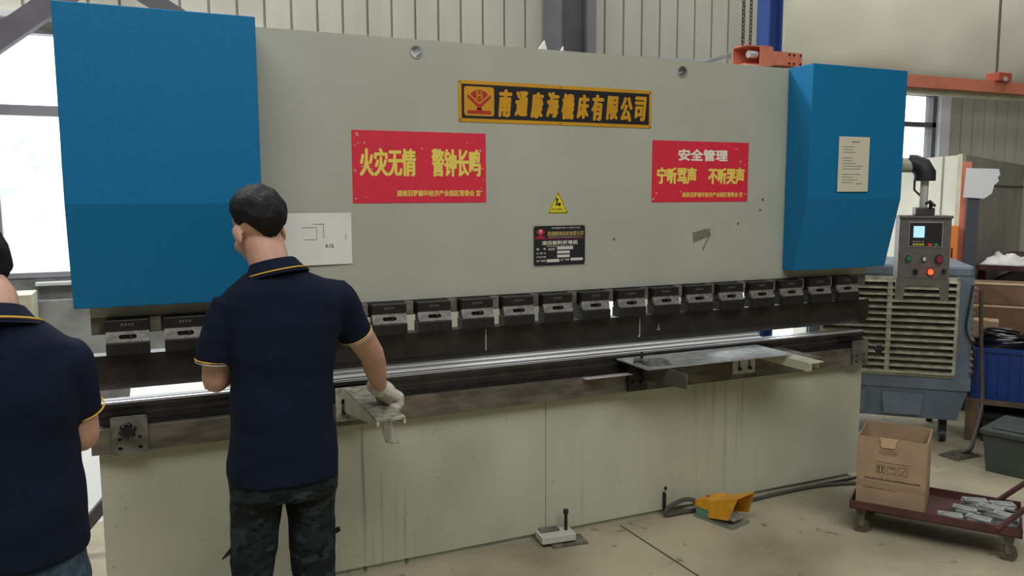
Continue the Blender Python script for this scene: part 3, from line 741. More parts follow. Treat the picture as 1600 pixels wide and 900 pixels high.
# ------------------------------------------------------------------ foot pedal
fp_ = thing('foot_pedal', (2.92, -.16, 0), 'yellow guarded foot pedal with green base on the floor before the bed', 'foot pedal')
Mf = T(2.865, -.175, 0) @ Matrix.Rotation(-1.30, 4, 'Z') @ Matrix.Diagonal((.84, .9, 1, 1))     # local +x towards its open mouth
ylw = mat('pedal_yellow', (226, 158, 34), .45, var=.08, vscale=30)
plate2d('base_plate', rrect(-.145, .14, -.085, .085, .01), [], .012, Mf @ T(0, 0, .006), mat('pedal_base_grey', (120, 122, 108), .5), fp_)
MB().box(-.14, -.02, -.075, .075, .012, .058, bev=.004).xf(Mf).build('switch_case', mat('pedal_green', (98, 140, 122), .5), fp_)
hd = [(-.145, .052), (-.145, .085), (-.06, .112), (.02, .118), (.15, .165), (.155, .158), (.03, .10), (-.04, .07), (-.04, .052)]
MB().prism([(-.143, .058), (-.143, .09), (-.06, .115), (-.02, .115), (-.02, .058)], 'y', -.08, .08, mtx=Mf).build('cover', ylw, fp_)
# flared hood: top skin plus two cheeks
def hood():
    s0 = [(-.04, -.082), (-.04, .082), (.155, .098), (.155, -.098)]
    t_ = .005; vs = []
    A = [(-.04, -.082, .02), (-.04, -.082, .108), (-.04, .082, .108), (-.04, .082, .02)]
    B = [(.12, -.100, .050), (.165, -.085, .172), (.165, .085, .172), (.12, .100, .050)]
    A2 = [(x, y*.94, z-(t_ if z > .05 else 0)) for x, y, z in A]; B2 = [(x, y*.94, z-(t_ if z > .05 else 0)) for x, y, z in B]
    vs = A+B+A2+B2
    fs = []
    for i in range(3): fs += [(i, i+1, i+5, i+4), (8+i, 12+i, 13+i, 9+i)]
    for i in range(3): fs += [(i, 8+i, 9+i, i+1), (4+i, 5+i, 13+i, 12+i)]
    fs += [(0, 4, 12, 8), (3, 11, 15, 7)]
    return MB().add(vs, fs)
hood().xf(Mf).build('hood', ylw, fp_)
MB().prism([(-.02, .05), (.12, .03), (.125, .036), (-.015, .066)], 'y', -.05, .05, mtx=Mf).build('treadle', galv, fp_)
MB().box(-.11, -.085, -.02, .01, .1015, .1035).xf(Mf).build('marking', blackink, fp_)
# hose and cable
def hose(name, pts, r, m, label, cat='cable', seg=8):
    P = [Vector(p) for p in pts]; out = []
    for i in range(len(P)-1):
        p0, p1, p2, p3 = P[max(i-1, 0)], P[i], P[i+1], P[min(i+2, len(P)-1)]
        for k in range(6):
            t_ = k/6; out.append(.5*((2*p1)+(p2-p0)*t_+(2*p0-5*p1+4*p2-p3)*t_*t_+(3*p1-p0-3*p2+p3)*t_**3))
    out.append(P[-1])
    return tag(MB().tube(out, r, seg).build(name, m, None, True), label, cat)
hose('hose', [(2.80, -.09, .05), (2.76, -.065, .085), (2.70, -.045, .085), (2.63, -.03, .05), (2.62, -.03, .015), (2.72, -.03, .012), (2.80, -.035, .012)], .012, mat('grey_hose', (70, 68, 62), .6), 'short looped grey hose from the foot pedal to the bed', 'hose')
tag(MB().box(2.612, 2.622, -.02, -.002, .04, .13).cyl((2.628, -.01, .15), (2.628, -.002, .15), .008, 8).build('hose_clip', blk), 'small black clip on the bed above the looped hose', 'clip')
hose('power_cable', [(3.10, -.07, .03), (3.16, -.045, .012), (3.4, -.03, .012), (3.65, -.03, .012), (3.80, -.06, .012), (3.95, -.10, .012), (4.2, -.12, .012), (4.4, -.05, .012)], .011, MATS['grey_hose'], 'grey cable running along the floor from the pedal past the bed corner')
hose('power_cable', [(3.3, -.02, .010), (3.7, -.018, .010), (3.95, -.02, .010), (4.1, .02, .010)], .008, rubber, 'thin black cable lying tight along the foot of the bed')

# ------------------------------------------------------------------ levelling pad
lp = thing('levelling_foot', (1.98, -.06, 0), 'white levelling block with upright bolt at the foot of the bed', 'levelling foot')
Ml = T(1.965, -.055, 0) @ Matrix.Rotation(-.1, 4, 'Z')
MB().box(-.05, .13, -.075, .03, 0, .010).xf(Ml).build('steel_shim', bare, lp)
MB().box(-.085, .02, -.045, .04, .0105, .018).xf(Ml).build('steel_shim', bare, lp)
MB().box(-.10, .075, -.055, .045, .019, .052, bev=.002).xf(Ml).build('block', mat('white_block', (186, 184, 170), .5), lp)
MB().box(-.085, .01, .0, .043, .053, .062).xf(Ml).build('top_shim', bare, lp)
MB().cyl((.045, .005, .052), (.045, .005, .135), .0085, 14).cyl((.045, .005, .135), (.045, .005, .155), .014, 6).xf(Ml).build('bolt', dark, lp)

# ------------------------------------------------------------------ air cooler
K = Vector((5.10, .12, 0)); ux = Vector((-.73, .68, 0)).normalized(); uy = Vector((.68, .73, 0)).normalized()
Mc = Matrix(((-ux.x, uy.x, 0, K.x), (-ux.y, uy.y, 0, K.y), (0, 0, 1, 0), (0, 0, 0, 1)))    # local x: 0 at near-right corner, negative to the left; y into the body
ac = thing('air_cooler', (5.1, .5, 0), 'big blue-grey evaporative air cooler with dusty louvres beyond the machine', 'air cooler')
acb = mat('cooler_blue_grey', (104, 117, 130), .5, var=.1, vscale=10)
acg = mat('dusty_louvre', (184, 180, 158), .6, var=.22, vscale=18)
Lx, Ly = 1.0, .75
hsn = MB().box(-Lx, 0, 0, Ly, .47, .50).box(-Lx, 0, 0, Ly, 1.135, 1.215, bev=.02)
for x in (-Lx, -.10): hsn.box(x, x+.10, 0, .10, .50, 1.14); hsn.box(x, x+.10, Ly-.1, Ly, .50, 1.14)
hsn.box(-Lx-.02, .01, -.01, Ly+.01, .385, .47)
hsn.xf(Mc).build('housing', acb, ac)
tk = MB(); A = [(-Lx, 0), (0, 0), (0, Ly), (-Lx, Ly)]
vs = [(x, y, .385) for x, y in A]+[(x*.9-.05, y*.9+.04, .17) for x, y in A]
tk.add(vs, [(0, 1, 2, 3), (7, 6, 5, 4)]+[(i, i+4, (i+1) % 4+4, (i+1) % 4) for i in range(4)])
for x in (-.85, -.5): tk.prism([(x, .20), (x+.22, .20), (x+.24, .35), (x-.02, .35)], 'y', -.005, .05)
tk.xf(Mc).build('water_tank', acb, ac)
MB().box(-.9, -.1, .032, .08, .49, 1.14).box(-.08, -.05, .1, Ly-.1, .49, 1.14).xf(Mc).build('cooling_pad', mat('cooling_pad', (30, 28, 25), .95), ac)
nl = 15
for i in range(nl):
    z = .50+(1.11-.50)*i/(nl-1)
    prf = [(.03, z+.010), (-.036, z-.012), (-.036, z-.006), (.03, z+.017)]
    MB().prism(prf, 'x', -.915, -.10, mtx=Mc).build('louvre', acg, ac)
for i in range(nl):
    z = .50+(1.11-.50)*i/(nl-1)
    MB().prism([(-.04, z+.014), (.045, z-.014), (.045, z-.006), (-.04, z+.026)], 'y', .12, Ly-.1, mtx=Mc).build('side_louvre', acg, ac)
MB().box(-.105, -.085, -.02, .0, .47, 1.135).box(-.93, -.91, -.02, 0, .47, 1.135).box(-.93, -.085, -.02, 0, .468, .49).box(-.93, -.085, -.02, 0, 1.11, 1.137).xf(Mc).build('grille_frame', acg, ac)
MB().box(-.515, -.485, -.03, .02, .48, 1.13).xf(Mc).build('grille_rib', acg, ac)
cs = MB()
for x, y in ((-.12, .12), (-.85, .12), (-.12, .65), (-.85, .65)):
    m_ = MB().cyl((x-.02, y, .045), (x+.02, y, .045), .045, 16).box(x-.025, x+.025, y-.02, y+.02, .06, .175)
    m_.xf(Mc); m_.build('caster', rubber, ac)
hose('cooler_cord', [Mc @ Vector((-.01, -.012, 1.09)), Mc @ Vector((-.025, -.02, .95)), Mc @ Vector((-.035, -.018, .8)), Mc @ Vector((.01, -.03, .68)), Mc @ Vector((.03, -.02, .55)), Mc @ Vector((.03, -.02, .45))], .007, rubber, 'black cord hanging down the corner of the air cooler')

# ------------------------------------------------------------------ trolley with carton and plates
tm = mat('red_oxide_paint', (88, 50, 46), .55, var=.22, vscale=14)
d1 = Vector((.57, -.82, 0)).normalized(); d2 = Vector((.82, .57, 0)).normalized()
F = Vector((3.335, -.566, 0))
Mt = Matrix(((d1.x, d2.x, 0, F.x), (d1.y, d2.y, 0, F.y), (0, 0, 1, 0), (0, 0, 0, 1)))
tr = thing('platform_trolley', tuple(Mt @ Vector((.36, .2, 0))), 'dark red steel platform trolley on casters in the lower right', 'trolley')
TL, TW = .73, .40
dk = MB().box(0, TL, 0, TW, .128, .134)
dk.box(0, TL, 0, .006, .128, .170).box(0, TL, TW-.006, TW, .128, .170).box(0, .006, 0, TW, .128, .170).box(TL-.006, TL, 0, TW, .128, .170)
dk.xf(Mt).build('deck', tm, tr)
def caster(x, y):
    f_ = MB().box(x-.03, x+.03, y-.03, y+.03, .122, .128).prism([(x-.025, .122), (x+.022, .122), (x+.012, .035), (x-.008, .035)], 'y', y-.021, y-.017).prism([(x-.025, .122), (x+.022, .122), (x+.012, .035), (x-.008, .035)], 'y', y+.017, y+.021)
    f_.xf(Mt); c_ = f_.build('caster', bare, tr)
    MB().cyl((x+.002, y-.015, .036), (x+.002, y+.015, .036), .036, 20).xf(Mt).build('wheel', mat('caster_wheel', (96, 84, 66), .5, var=.2, vscale=40), c_, True)
for x, y in ((.05, .05), (TL-.05, .05), (.05, TW-.05), (TL-.05, TW-.05)): caster(x, y)
hn = MB()
hn.tube([(TL-.10, .0, .155), (TL+.10, .03, .37), (TL+.30, .03, .55)], .013, 10); hn.tube([(TL-.10, TW, .155), (TL+.10, TW-.03, .37), (TL+.30, TW-.03, .55)], .013, 10)
hn.tube([(TL+.30, .03, .55), (TL+.30, TW-.03, .55)], .013, 10)
hn.xf(Mt); hn.build('handle', tm, tr, True)
# carton
cb = mat('cardboard', (172, 144, 114), .85, var=.07, vscale=12)
cbi = mat('cardboard_inner', (160, 130, 100), .9)
bx = thing('cardboard_box', tuple(Mt @ Vector((.17, .24, .134))), 'open cardboard carton with hand hole and shipping icons standing on the red trolley', 'box')
X0, X1, Y0, Y1, Z0, Z1 = .018, .325, .075, .385, .1345, .485
t_ = .005
hole = slot(.155, .412, .085, .03)
plate2d('front_panel', [(X0, Z0), (X1, Z0), (X1, Z1), (X0, Z1)], [hole], t_, Mt @ XZ(Y0), cb, bx)
MB().box(X0, X1, Y1-t_, Y1, Z0, Z1).xf(Mt).build('back_panel', cb, bx)
MB().box(X0-t_/2, X0+t_/2, Y0+t_/2, Y1-t_, Z0, Z1).xf(Mt).build('side_panel', cb, bx)
MB().box(X1-t_/2, X1+t_/2, Y0+t_/2, Y1-t_, Z0, Z1).xf(Mt).build('side_panel', cb, bx)
MB().box(X0, X1, Y0, Y1-t_, Z0, Z0+.004).xf(Mt).build('bottom_panel', cbi, bx)
flp = MB().prism([(.115, .488), (.200, .488), (.190, .470), (.188, .448), (.180, .440), (.128, .440), (.122, .450), (.122, .470)], 'y', Y0-.009, Y0-.004); flp.xf(Mt)
flp.build('torn_flap', mat('torn_card', (196, 164, 126), .9), bx)
pm = mat('carton_print', (92, 70, 58), .85); mb = MB()
yy = Y0-.0036
def pr_(n_):
    global mb
    mb.xf(Mt); mb.build(n_, pm, bx); mb = MB()
for i, xc in enumerate((.125, .175, .225)):
    for a in ((-.02, .02, .018, .020), (-.02, .02, -.020, -.018)): mb.box(xc+a[0], xc+a[1], yy, yy+.001, .33+a[2], .33+a[3])
    for a in ((-.02, -.018), (.018, .02)): mb.box(xc+a[0], xc+a[1], yy, yy+.001, .31, .35)
for xx in (.117, .133): mb.box(xx-.003, xx+.003, yy, yy+.001, .314, .338); mb.prism([(xx-.007, .336), (xx+.007, .336), (xx, .346)], 'y', yy, yy+.001)
mb.box(.163, .187, yy, yy+.001, .336, .341); mb.prism([(.215, .318), (.218, .316), (.236, .338), (.233, .340)], 'y', yy, yy+.001)
pr_('shipping_icons'); R = random.Random(9)
for x in [ .055+.012*i for i in range(21)]: mb.box(x, x+.009, yy, yy+.001, .272, .272+R.uniform(.006, .011))
pr_('print_row')
for x in [ .11+.008*i for i in range(18)]: mb.box(x, x+.005, yy, yy+.001, .362, .362+R.uniform(.002, .005))
pr_('print_row')
for x in [ .05+.010*i for i in range(15)]: mb.box(x, x+.007, yy, yy+.001, .225, .225+R.uniform(.002, .006))
pr_('print_row')
mb = MB().box(X0-.004, X1+.004, Y0-.0058, Y0-.0046, .235, .262); mb.xf(Mt); mb.build('clear_tape', mat('clear_tape', (180, 156, 126), .3, alpha=.22), bx)
# punched plates, three heaps
R = random.Random(12); pi = 0
spots = [(.44, .07, 3), (.50, .17, 4), (.56, .07, 4), (.60, .20, 6), (.665, .12, 6), (.53, .29, 5), (.655, .30, 5)]
wh = ['nearest the carton', 'left of centre', 'at the near edge', 'in the middle of the heap', 'at the handle end', 'at the far rim', 'in the far corner']
lay = ['lowest', 'second', 'third', 'fourth', 'fifth', 'topmost']
for (sx, sy, nn), where in zip(spots, wh):
    for k in range(nn):
        lab = '%s galvanised punched plate %s on the trolley deck' % (lay[k] if k < nn-1 else 'topmost', where)
        o = punched('punched_plate', (0, 0, 0), 0, .105, .055, .009, lab, galv, 'punched plates heaped on the trolley')
        p = Mt @ Vector((sx+R.uniform(-.006, .006), sy+R.uniform(-.006, .006), .1345+k*.0095+(.0)))
        o.location = p; o.rotation_euler = (0, 0, -.96+R.uniform(-.35, .35)); pi += 1

# ------------------------------------------------------------------ right-hand background
# partition booth
pA, pB, pC = Vector((6.61, 2.05, 0)), Vector((6.05, .975, 0)), Vector((8.87, 2.36, 0))
def wallseg(mb, a, b, z0, z1, th, mi=0):
    d = (b-a).normalized(); n_ = Vector((-d.y, d.x, 0))*th
    if n_.dot(Vector((.4, .9, 0))) < 0: n_ = -n_
    mb.add([a+Vector((0, 0, z0)), b+Vector((0, 0, z0)), b+n_+Vector((0, 0, z0)), a+n_+Vector((0, 0, z0)), a+Vector((0, 0, z1)), b+Vector((0, 0, z1)), b+n_+Vector((0, 0, z1)), a+n_+Vector((0, 0, z1))],
           [(0, 3, 2, 1), (4, 5, 6, 7), (0, 1, 5, 4), (1, 2, 6, 5), (2, 3, 7, 6), (3, 0, 4, 7)], mi)
pt = thing('partition_screen', tuple(pB), 'cream folded partition panel behind the control pendant', 'partition')
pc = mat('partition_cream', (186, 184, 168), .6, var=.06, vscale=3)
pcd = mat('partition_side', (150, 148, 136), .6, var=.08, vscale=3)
mb = MB(); pM = pA.lerp(pB, .78); wallseg(mb, pA+(pA-pB)*.5, pM, .1, 1.985, .03); wallseg(mb, pM+Vector((-.02, 0, 0)), pB, .1, 1.985, .03); mb.build('left_panel', pc, pt)
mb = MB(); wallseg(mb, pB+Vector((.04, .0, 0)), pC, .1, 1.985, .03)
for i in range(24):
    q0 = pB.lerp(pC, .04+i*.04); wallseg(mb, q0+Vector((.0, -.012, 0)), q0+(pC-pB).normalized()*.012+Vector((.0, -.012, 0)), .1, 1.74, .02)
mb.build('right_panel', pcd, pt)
mb = MB(); wallseg(mb, pB+Vector((.0, -.015, 0)), pC+Vector((0, -.015, 0)), 1.745, 1.76, .02); mb.build('rail', mat('rail_dark', (66, 64, 62), .6), pt)
mb = MB().box(6.02, 6.06, .95, .99, 0, 1.99); mb.build('corner_post', cream, pt)
# orange cabinet edge, dark post, paper
oc = thing('orange_stand', (5.86, .86, 0), 'orange steel stand with dark post right of the control pendant', 'stand')
Mo = T(5.93, .87, 0) @ Matrix.Rotation(-.82, 4, 'Z')
MB().box(-.01, .055, 0, .03, .6, 1.925).xf(Mo).build('upright', orange, oc)
MB().box(-.14, -.02, -.09, .0, .5, 1.44, bev=.005).xf(Mo).build('cabinet', mat('bright_orange', (222, 126, 54), .45), oc)
MB().box(-.062, -.052, -.094, -.09, 1.19, 1.27).xf(Mo).build('slot', blk, oc)
MB().box(.03, .115, -.06, .0, 0, 1.70).xf(Mo).build('dark_post', mat('dark_post', (62, 66, 72), .5), oc)
pp = plate2d('taped_sheet', [(0, 0), (.14, -.01), (.19, .03), (.20, .09), (.23, .12), (.22, .15), (.235, .165), (.225, .21), (.01, .22)], [], .002, Mo @ T(-.0, -.075, 1.655) @ XZ(0), mat('cool_white_sheet', (205, 206, 208), .7))
tag(pp, 'torn white sheet taped to the dark post at upper right', 'paper')
# dark red bench with white cloth
bn = thing('work_bench', (6.7, 1.0, 0), 'dark red bench against the partition under a crumpled white cloth', 'bench')
bd = (pC-pB).normalized(); bnr = Vector((bd.y, -bd.x, 0)); bo = pB+bd*.28+bnr*.20
Mb = T(bo.x, bo.y, 0) @ Matrix.Rotation(math.atan2(bd.y, bd.x), 4, 'Z')
br = mat('dark_red_bench', (74, 40, 42), .6, var=.2, vscale=10)
MB().box(-.15, 1.8, -.30, .12, 1.08, 1.12).xf(Mb).build('top', br, bn)
for x, y in ((.1, -.26), (1.7, -.26), (.1, .08), (1.7, .08)): MB().box(x-.025, x+.025, y-.025, y+.025, 0, 1.08).xf(Mb).build('leg', br, bn)
MB().box(-.12, 1.75, -.05, -.02, .3, 1.0).xf(Mb).build('shadow_sheet', mat('bench_shadow_sheet', (44, 42, 42), .8), bn)  # dark sheet put in as the shade below the bench top
cl = MB(); N = 26; vs = []
for j_ in range(N):
    for i in range(N):
        u, v = i/(N-1), j_/(N-1); x = -.11+u*.55; y = -.29+v*.36
        e = min(u, 1-u, v, 1-v)*4
        h = .0+min(1, e)*(.06+.07*abs(noise.noise(Vector((u*4, v*4, 3))))+.04*noise.noise(Vector((u*11, v*9, 1))))*(1.1-.8*u)
        vs.append((x+.02*noise.noise(Vector((u*6, v*5, 7))), y, 1.122+max(h, 0)))
cl.add(vs, [(j_*N+i, j_*N+i+1, (j_+1)*N+i+1, (j_+1)*N+i) for j_ in range(N-1) for i in range(N-1)])
cl.xf(Mb); co = cl.build('white_cloth', mat('white_plastic_cloth', (206, 204, 198), .5), None, True)
co.modifiers.new('solid', 'SOLIDIFY').thickness = .004
tag(co, 'crumpled white cloth lying on the dark red bench', 'cloth')
# big brown boxes
def carton(name, x, y, z, w_, d_, h_, rz, label, m=cb, group=None, lid=True):
    t = thing(name, (x, y, z), label, 'box', group)
    Mx = T(x, y, z) @ Matrix.Rotation(rz, 4, 'Z')
    MB().box(-w_/2, w_/2, -d_/2, d_/2, 0, h_, bev=.004).xf(Mx).build('body', m, t)
    if lid: MB().box(-.025, .025, -d_/2-.001, d_/2+.001, h_, h_+.002).box(-.025, .025, -d_/2-.002, -d_/2, h_-.06, h_+.001).xf(Mx).build('tape', mat('parcel_tape', (178, 150, 112), .3), t)
    return t
darkcb = mat('dark_cardboard', (118, 88, 68), .85, var=.1, vscale=8)
rzc = -.93
def at(x, y, d): return Vector((.2287, -3.411, 1.68))+fw*d+r2*((x-800)*d/foc)-u2*((y-450)*d/foc)
vy = Vector((.807, .591, 0)); vx = Vector((.591, -.807, 0))
Mx = Matrix(((vx.x, vy.x, 0, 5.262), (vx.y, vy.y, 0, .245), (0, 0, 1, 0), (0, 0, 0, 1)))
wd = mat('old_wood', (112, 92, 68), .85, var=.25, vscale=8)
t = thing('low_table', tuple(Mx @ Vector((.4, .4, 0))), 'low wooden platform carrying the brown cartons and blue crates', 'platform')
for i in range(7): MB().box(0, .85, i*.125, i*.125+.10, .26, .285).xf(Mx).build('board', wd, t)
for x in (.0, .78): MB().box(x, x+.07, 0, .85, .0, .26).xf(Mx).build('bearer', wd, t)
def carton(name, x0, x1, y0, y1, z0, z1, label, m, group=None):
    t = thing(name, tuple(Mx @ Vector(((x0+x1)/2, (y0+y1)/2, z0))), label, 'box', group)
    MB().box(x0, x1, y0, y1, z0, z1, bev=.004).xf(Mx).build('body', m, t)
    if group: MB().box(x0-.003, x1+.003, y0-.005, y0-.0005, z1-.018, z1-.003).box(x1-.012, x1+.002, y0-.005, y0-.0005, z0+.01, z1-.018).xf(Mx).build('cut_edge', mat('pale_card_edge', (196, 172, 136), .8), t)
    else: MB().box((x0+x1)/2-.02, (x0+x1)/2+.02, y0-.002, y0-.0005, z1-.09, z1).box((x0+x1)/2-.02, (x0+x1)/2+.02, y0-.002, y1, z1, z1+.002).xf(Mx).build('tape', mat('parcel_tape', (178, 150, 112), .3), t)
gl = 'large brown cartons right of the air cooler'
carton('large_carton', .0, .445, .70, .86, .286, .862, 'lower large brown carton right of the air cooler', darkcb, gl)
carton('large_carton', .0, .445, .70, .86, .864, 1.03, 'upper large brown carton right of the air cooler, below the white cloth', darkcb, gl)
carton('small_carton', .015, .175, .46, .62, .286, .77, 'small tan carton between the air cooler and the large brown cartons', cb)
bc = mat('blue_crate_plastic', (28, 62, 132), .4, var=.1, vscale=9)
def crate(x0, x1, y0, y1, z0, h_, label):
    t = thing('blue_crate', tuple(Mx @ Vector(((x0+x1)/2, (y0+y1)/2, z0))), label, 'crate', 'blue plastic crates on the low platform')
    mb = MB(); th = .008; z1 = z0+h_
    mb.box(x0, x1, y0, y1, z0, z0+.01)
    for a in ((x0, x1, y0, y0+th), (x0, x1, y1-th, y1), (x0, x0+th, y0, y1), (x1-th, x1, y0, y1)): mb.box(*a, z0+.01, z1)
    for k in range(5): xx = x0+(x1-x0)*(k+.5)/5; mb.box(xx-.005, xx+.005, y0-.007, y0, z0+.03, z1-.03)
    mb.xf(Mx); mb.build('body', bc, t)
    r_ = MB()
    for a in ((x0-.012, x1+.012, y0-.012, y0), (x0-.012, x1+.012, y1, y1+.012), (x0-.012, x0, y0, y1), (x1, x1+.012, y0, y1)): r_.box(*a, z1-.03, z1)
    r_.xf(Mx); r_.build('rim', bc, t)
crate(.022, .345, .06, .38, .286, .355, 'left blue plastic crate with coiled black cable on top')
crate(.375, .70, .06, .38, .286, .38, 'right blue plastic crate at the picture edge')
cc = MB()
for k in range(8):
    a0 = k*.8; r_ = .165-.008*k
    cc.tube([tuple(Mx @ Vector((.20+.02*(k % 3-1)+r_*1.05*math.cos(2*PI*i/28), .21+r_*.85*math.sin(2*PI*i/28), .655+.011*k+.012*math.sin(2*PI*i/28+a0)))) for i in range(28)], .0085, 8, closed=True)
tag(cc.build('cable_coil', mat('glossy_black_cable', (22, 22, 26), .18), None, True), 'glossy black cable coiled on the left blue crate', 'cable')
tag(MB().box(.10, .62, .02, .5, 0, .19).box(.08, .64, .0, .52, .17, .20).xf(Mx).build('black_tray', mat('black_tray_plastic', (30, 30, 32), .4)), 'black plastic tray pushed under the low platform', 'tray')
# dark lidded crate and long tube in front
gc = thing('lidded_crate', (5.0, -.42, 0), 'dark grey-green lidded crate on the floor at the right edge', 'crate')
gm = mat('dark_green_plastic', (66, 72, 68), .5, var=.1, vscale=9)
g0 = Vector((4.777, -.22, 0)); ga = Vector((.45, -.72, 0)).normalized()
ga = (Vector((4.80, -.73, 0))-Vector((4.75, -.22, 0)))
ga = Vector((.30, -.95, 0)).normalized(); gbv = Vector((.95, .30, 0)).normalized()
Mg = Matrix(((ga.x, gbv.x, 0, g0.x), (ga.y, gbv.y, 0, g0.y), (0, 0, 1, 0), (0, 0, 0, 1)))
MB().prism([(.03, .0), (.57, .0), (.6, .23), (.0, .23)], 'y', .02, .42, mtx=Mg).build('body', gm, gc)
MB().box(-.015, .62, .0, .45, .23, .262, bev=.006).box(.04, .56, .05, .40, .262, .272, bev=.004).xf(Mg).build('lid', gm, gc)
tag(MB().box(.15, .50, .46, .56, .22, .30).xf(Mg).build('white_bag', mat('white_plastic', (210, 210, 206), .4)), 'white plastic bag lying behind the lidded crate', 'bag')
# pile of black plastic and debris
def heap(name, c, sx, sy, h, m, label, cat, seed, kind=None):
    N = 22; vs = []
    for j_ in range(N):
        for i in range(N):
            u, v = i/(N-1)*2-1, j_/(N-1)*2-1; e = max(0, 1-u*u)*max(0, 1-v*v)
            z = h*(e**.5)*(.6+.6*abs(noise.noise(Vector((u*2.5, v*2.5, seed)))))+.012*noise.noise(Vector((u*9, v*9, seed)))*(e > .05)
            vs.append((c[0]+u*sx, c[1]+v*sy, c[2]+max(z, 0)))
    return tag(MB().add(vs, [(j_*N+i, j_*N+i+1, (j_+1)*N+i+1, (j_+1)*N+i) for j_ in range(N-1) for i in range(N-1)]).build(name, m, None, True), label, cat, None, kind)
heap('floor_litter', (4.92, .02, .001), .12, .07, .035, mat('litter', (92, 84, 70), .9, var=.4, vscale=60), 'small pile of swarf and litter on the floor before the lidded crate', 'litter', 5, 'stuff')
hose('hanging_hose', [(5.20, .14, 1.05), (5.19, .12, .8), (5.17, .08, .5), (5.13, .04, .3), (5.02, .0, .12), (4.96, -.02, .05), (4.90, .03, .02)], .013, mat('brown_hose', (74, 66, 58), .6), 'brown hose hanging between the air cooler and the blue crate', 'hose')

# jib post, orange bracket, chains, rail, hoist rope, fabric duct
jb = mat('jib_blue', (48, 76, 142), .45, var=.1, vscale=5)
jp = thing('jib_post', (5.0, 2.05, 0), 'tall blue steel post behind the right blue housing', 'post')
MB().box(4.985, 5.0, 2.0, 2.15, 0, 6.5).build('flange', jb, jp)
MB().box(5.0, 5.115, 2.06, 2.075, 0, 6.5).build('web', jb, jp)
MB().box(5.115, 5.13, 2.0, 2.15, 0, 6.5).build('flange', jb, jp)
ob = thing('channel_bracket', (4.9, 1.85, 2.75), 'red-orange channel bracket bolted across the blue post', 'bracket')
MB().box(4.60, 4.87, 1.82, 1.98, 2.712, 2.722).box(4.60, 4.87, 1.82, 1.98, 2.855, 2.865).box(4.86, 4.87, 1.82, 1.98, 2.722, 2.855).box(4.60, 4.86, 1.97, 1.98, 2.722, 2.855).box(4.74, 4.87, 1.812, 1.82, 2.712, 2.865).build('channel', orange, ob)
MB().box(4.87, 5.26, 1.90, 1.975, 2.742, 2.85).box(5.09, 5.26, 1.93, 1.985, 2.68, 2.742).build('bar', orange, ob)
mb = MB()
for x in (5.12, 5.17, 5.24):
    for z in (2.76, 2.83): mb.cyl((x, 1.892, z), (x, 1.902, z), .009, 8)
mb.build('bolt', blk, ob)
MB().cyl((4.66, 1.86, 2.80), (4.74, 1.86, 2.80), .030, 16).build('roller', chrome, ob, True)
def chain(x, y, z0, z1, label):
    mb = MB(); z = z0; k = 0
    while z < z1:
        pts = []
        for i in range(10):
            a = 2*PI*i/10; u = .011*math.cos(a); v = .02*math.sin(a)
            pts.append((x+(u if k % 2 else 0), y+(0 if k % 2 else u), z+v))
        mb.tube(pts, .0048, 5, closed=True); z += .030; k += 1
    return tag(mb.build('hoist_chain', mat('chain_steel', (60, 58, 52), .4, .5)), label, 'chain', 'hoist chains beside the blue post')
chain(4.60, 1.86, 2.88, 4.2, 'left dark hoist chain hanging beside the blue post')
chain(4.71, 1.90, 2.88, 4.2, 'right hoist chain hanging close against the blue post')
rl = thing('crane_rail', (8, 2.2, 2.68), 'long orange crane rail running right from behind the right blue housing', 'beam')
MB().box(5.3, 12, 2.14, 2.26, 2.79, 2.80).box(5.3, 12, 2.14, 2.26, 2.69, 2.70).box(5.3, 12, 2.14, 2.15, 2.70, 2.79).build('channel', orange, rl)
MB().box(5.3, 12, 2.2, 2.28, 2.64, 2.69).build('pale_edge', cream, rl)
ht = thing('hoist_trolley', (8.1, 2.2, 2.8), 'small orange rope clamp riding on the crane rail', 'clamp')
MB().box(8.0, 8.20, 2.10, 2.24, 2.801, 2.885, bev=.006).build('body', mat('clamp_red', (176, 84, 62), .5), ht)
MB().cyl((8.10, 2.09, 2.82), (8.10, 2.13, 2.82), .022, 12).build('bolt', chrome, ht)
hose('hoist_rope', [(8.105, 2.2, 2.86), (8.10, 2.2, 3.5), (8.09, 2.2, 4.8)], .012, mat('rope_grey', (82, 76, 66), .7), 'thin rope rising from the clamp on the crane rail', 'rope')
dc = MB(); seg_ = 40; n_ = 60; vs = []
cy, cz = 2.84, 3.92
x_0, x_1 = 5.86, 13.5
for i in range(n_+1):
    x = x_0+(x_1-x_0)*i/n_
    for k in range(seg_):
        a = 2*PI*k/seg_; c_, s_ = math.cos(a), math.sin(a)
        y = cy+.13*c_; z = cz+1.02*s_
        w_ = .035*noise.noise(Vector((x*.5+z*.9, z*1.1, 4)))+.02*noise.noise(Vector((x*1.2-z*2.5, z*1.7, 9)))
        vs.append((x, min(y+(w_ if c_ < 0 else 0), 2.985), z+(.02*noise.noise(Vector((x*.8, 0, 2))) if s_ < -.5 else 0)))
dc.add(vs, [(i*seg_+k, i*seg_+(k+1) % seg_, (i+1)*seg_+(k+1) % seg_, (i+1)*seg_+k) for i in range(n_) for k in range(seg_)]+[tuple(range(seg_-1, -1, -1)), tuple(n_*seg_+k for k in range(seg_))])
tag(dc.build('fabric_curtain', mat('curtain_fabric', (222, 219, 203), .8, var=.04, vscale=1.2), None, True), 'huge cream fabric curtain bunched along the wall above the crane rail', 'curtain')
hose('sagging_cable', [(4.2, 2.75, 2.87), (4.5, 2.6, 2.852), (4.7, 2.5, 2.835), (4.75, 2.3, 2.85), (4.58, 2.0, 2.80)], .022, mat('cable_grey', (120, 122, 122), .5), 'thick grey cable sagging behind the top of the ram')
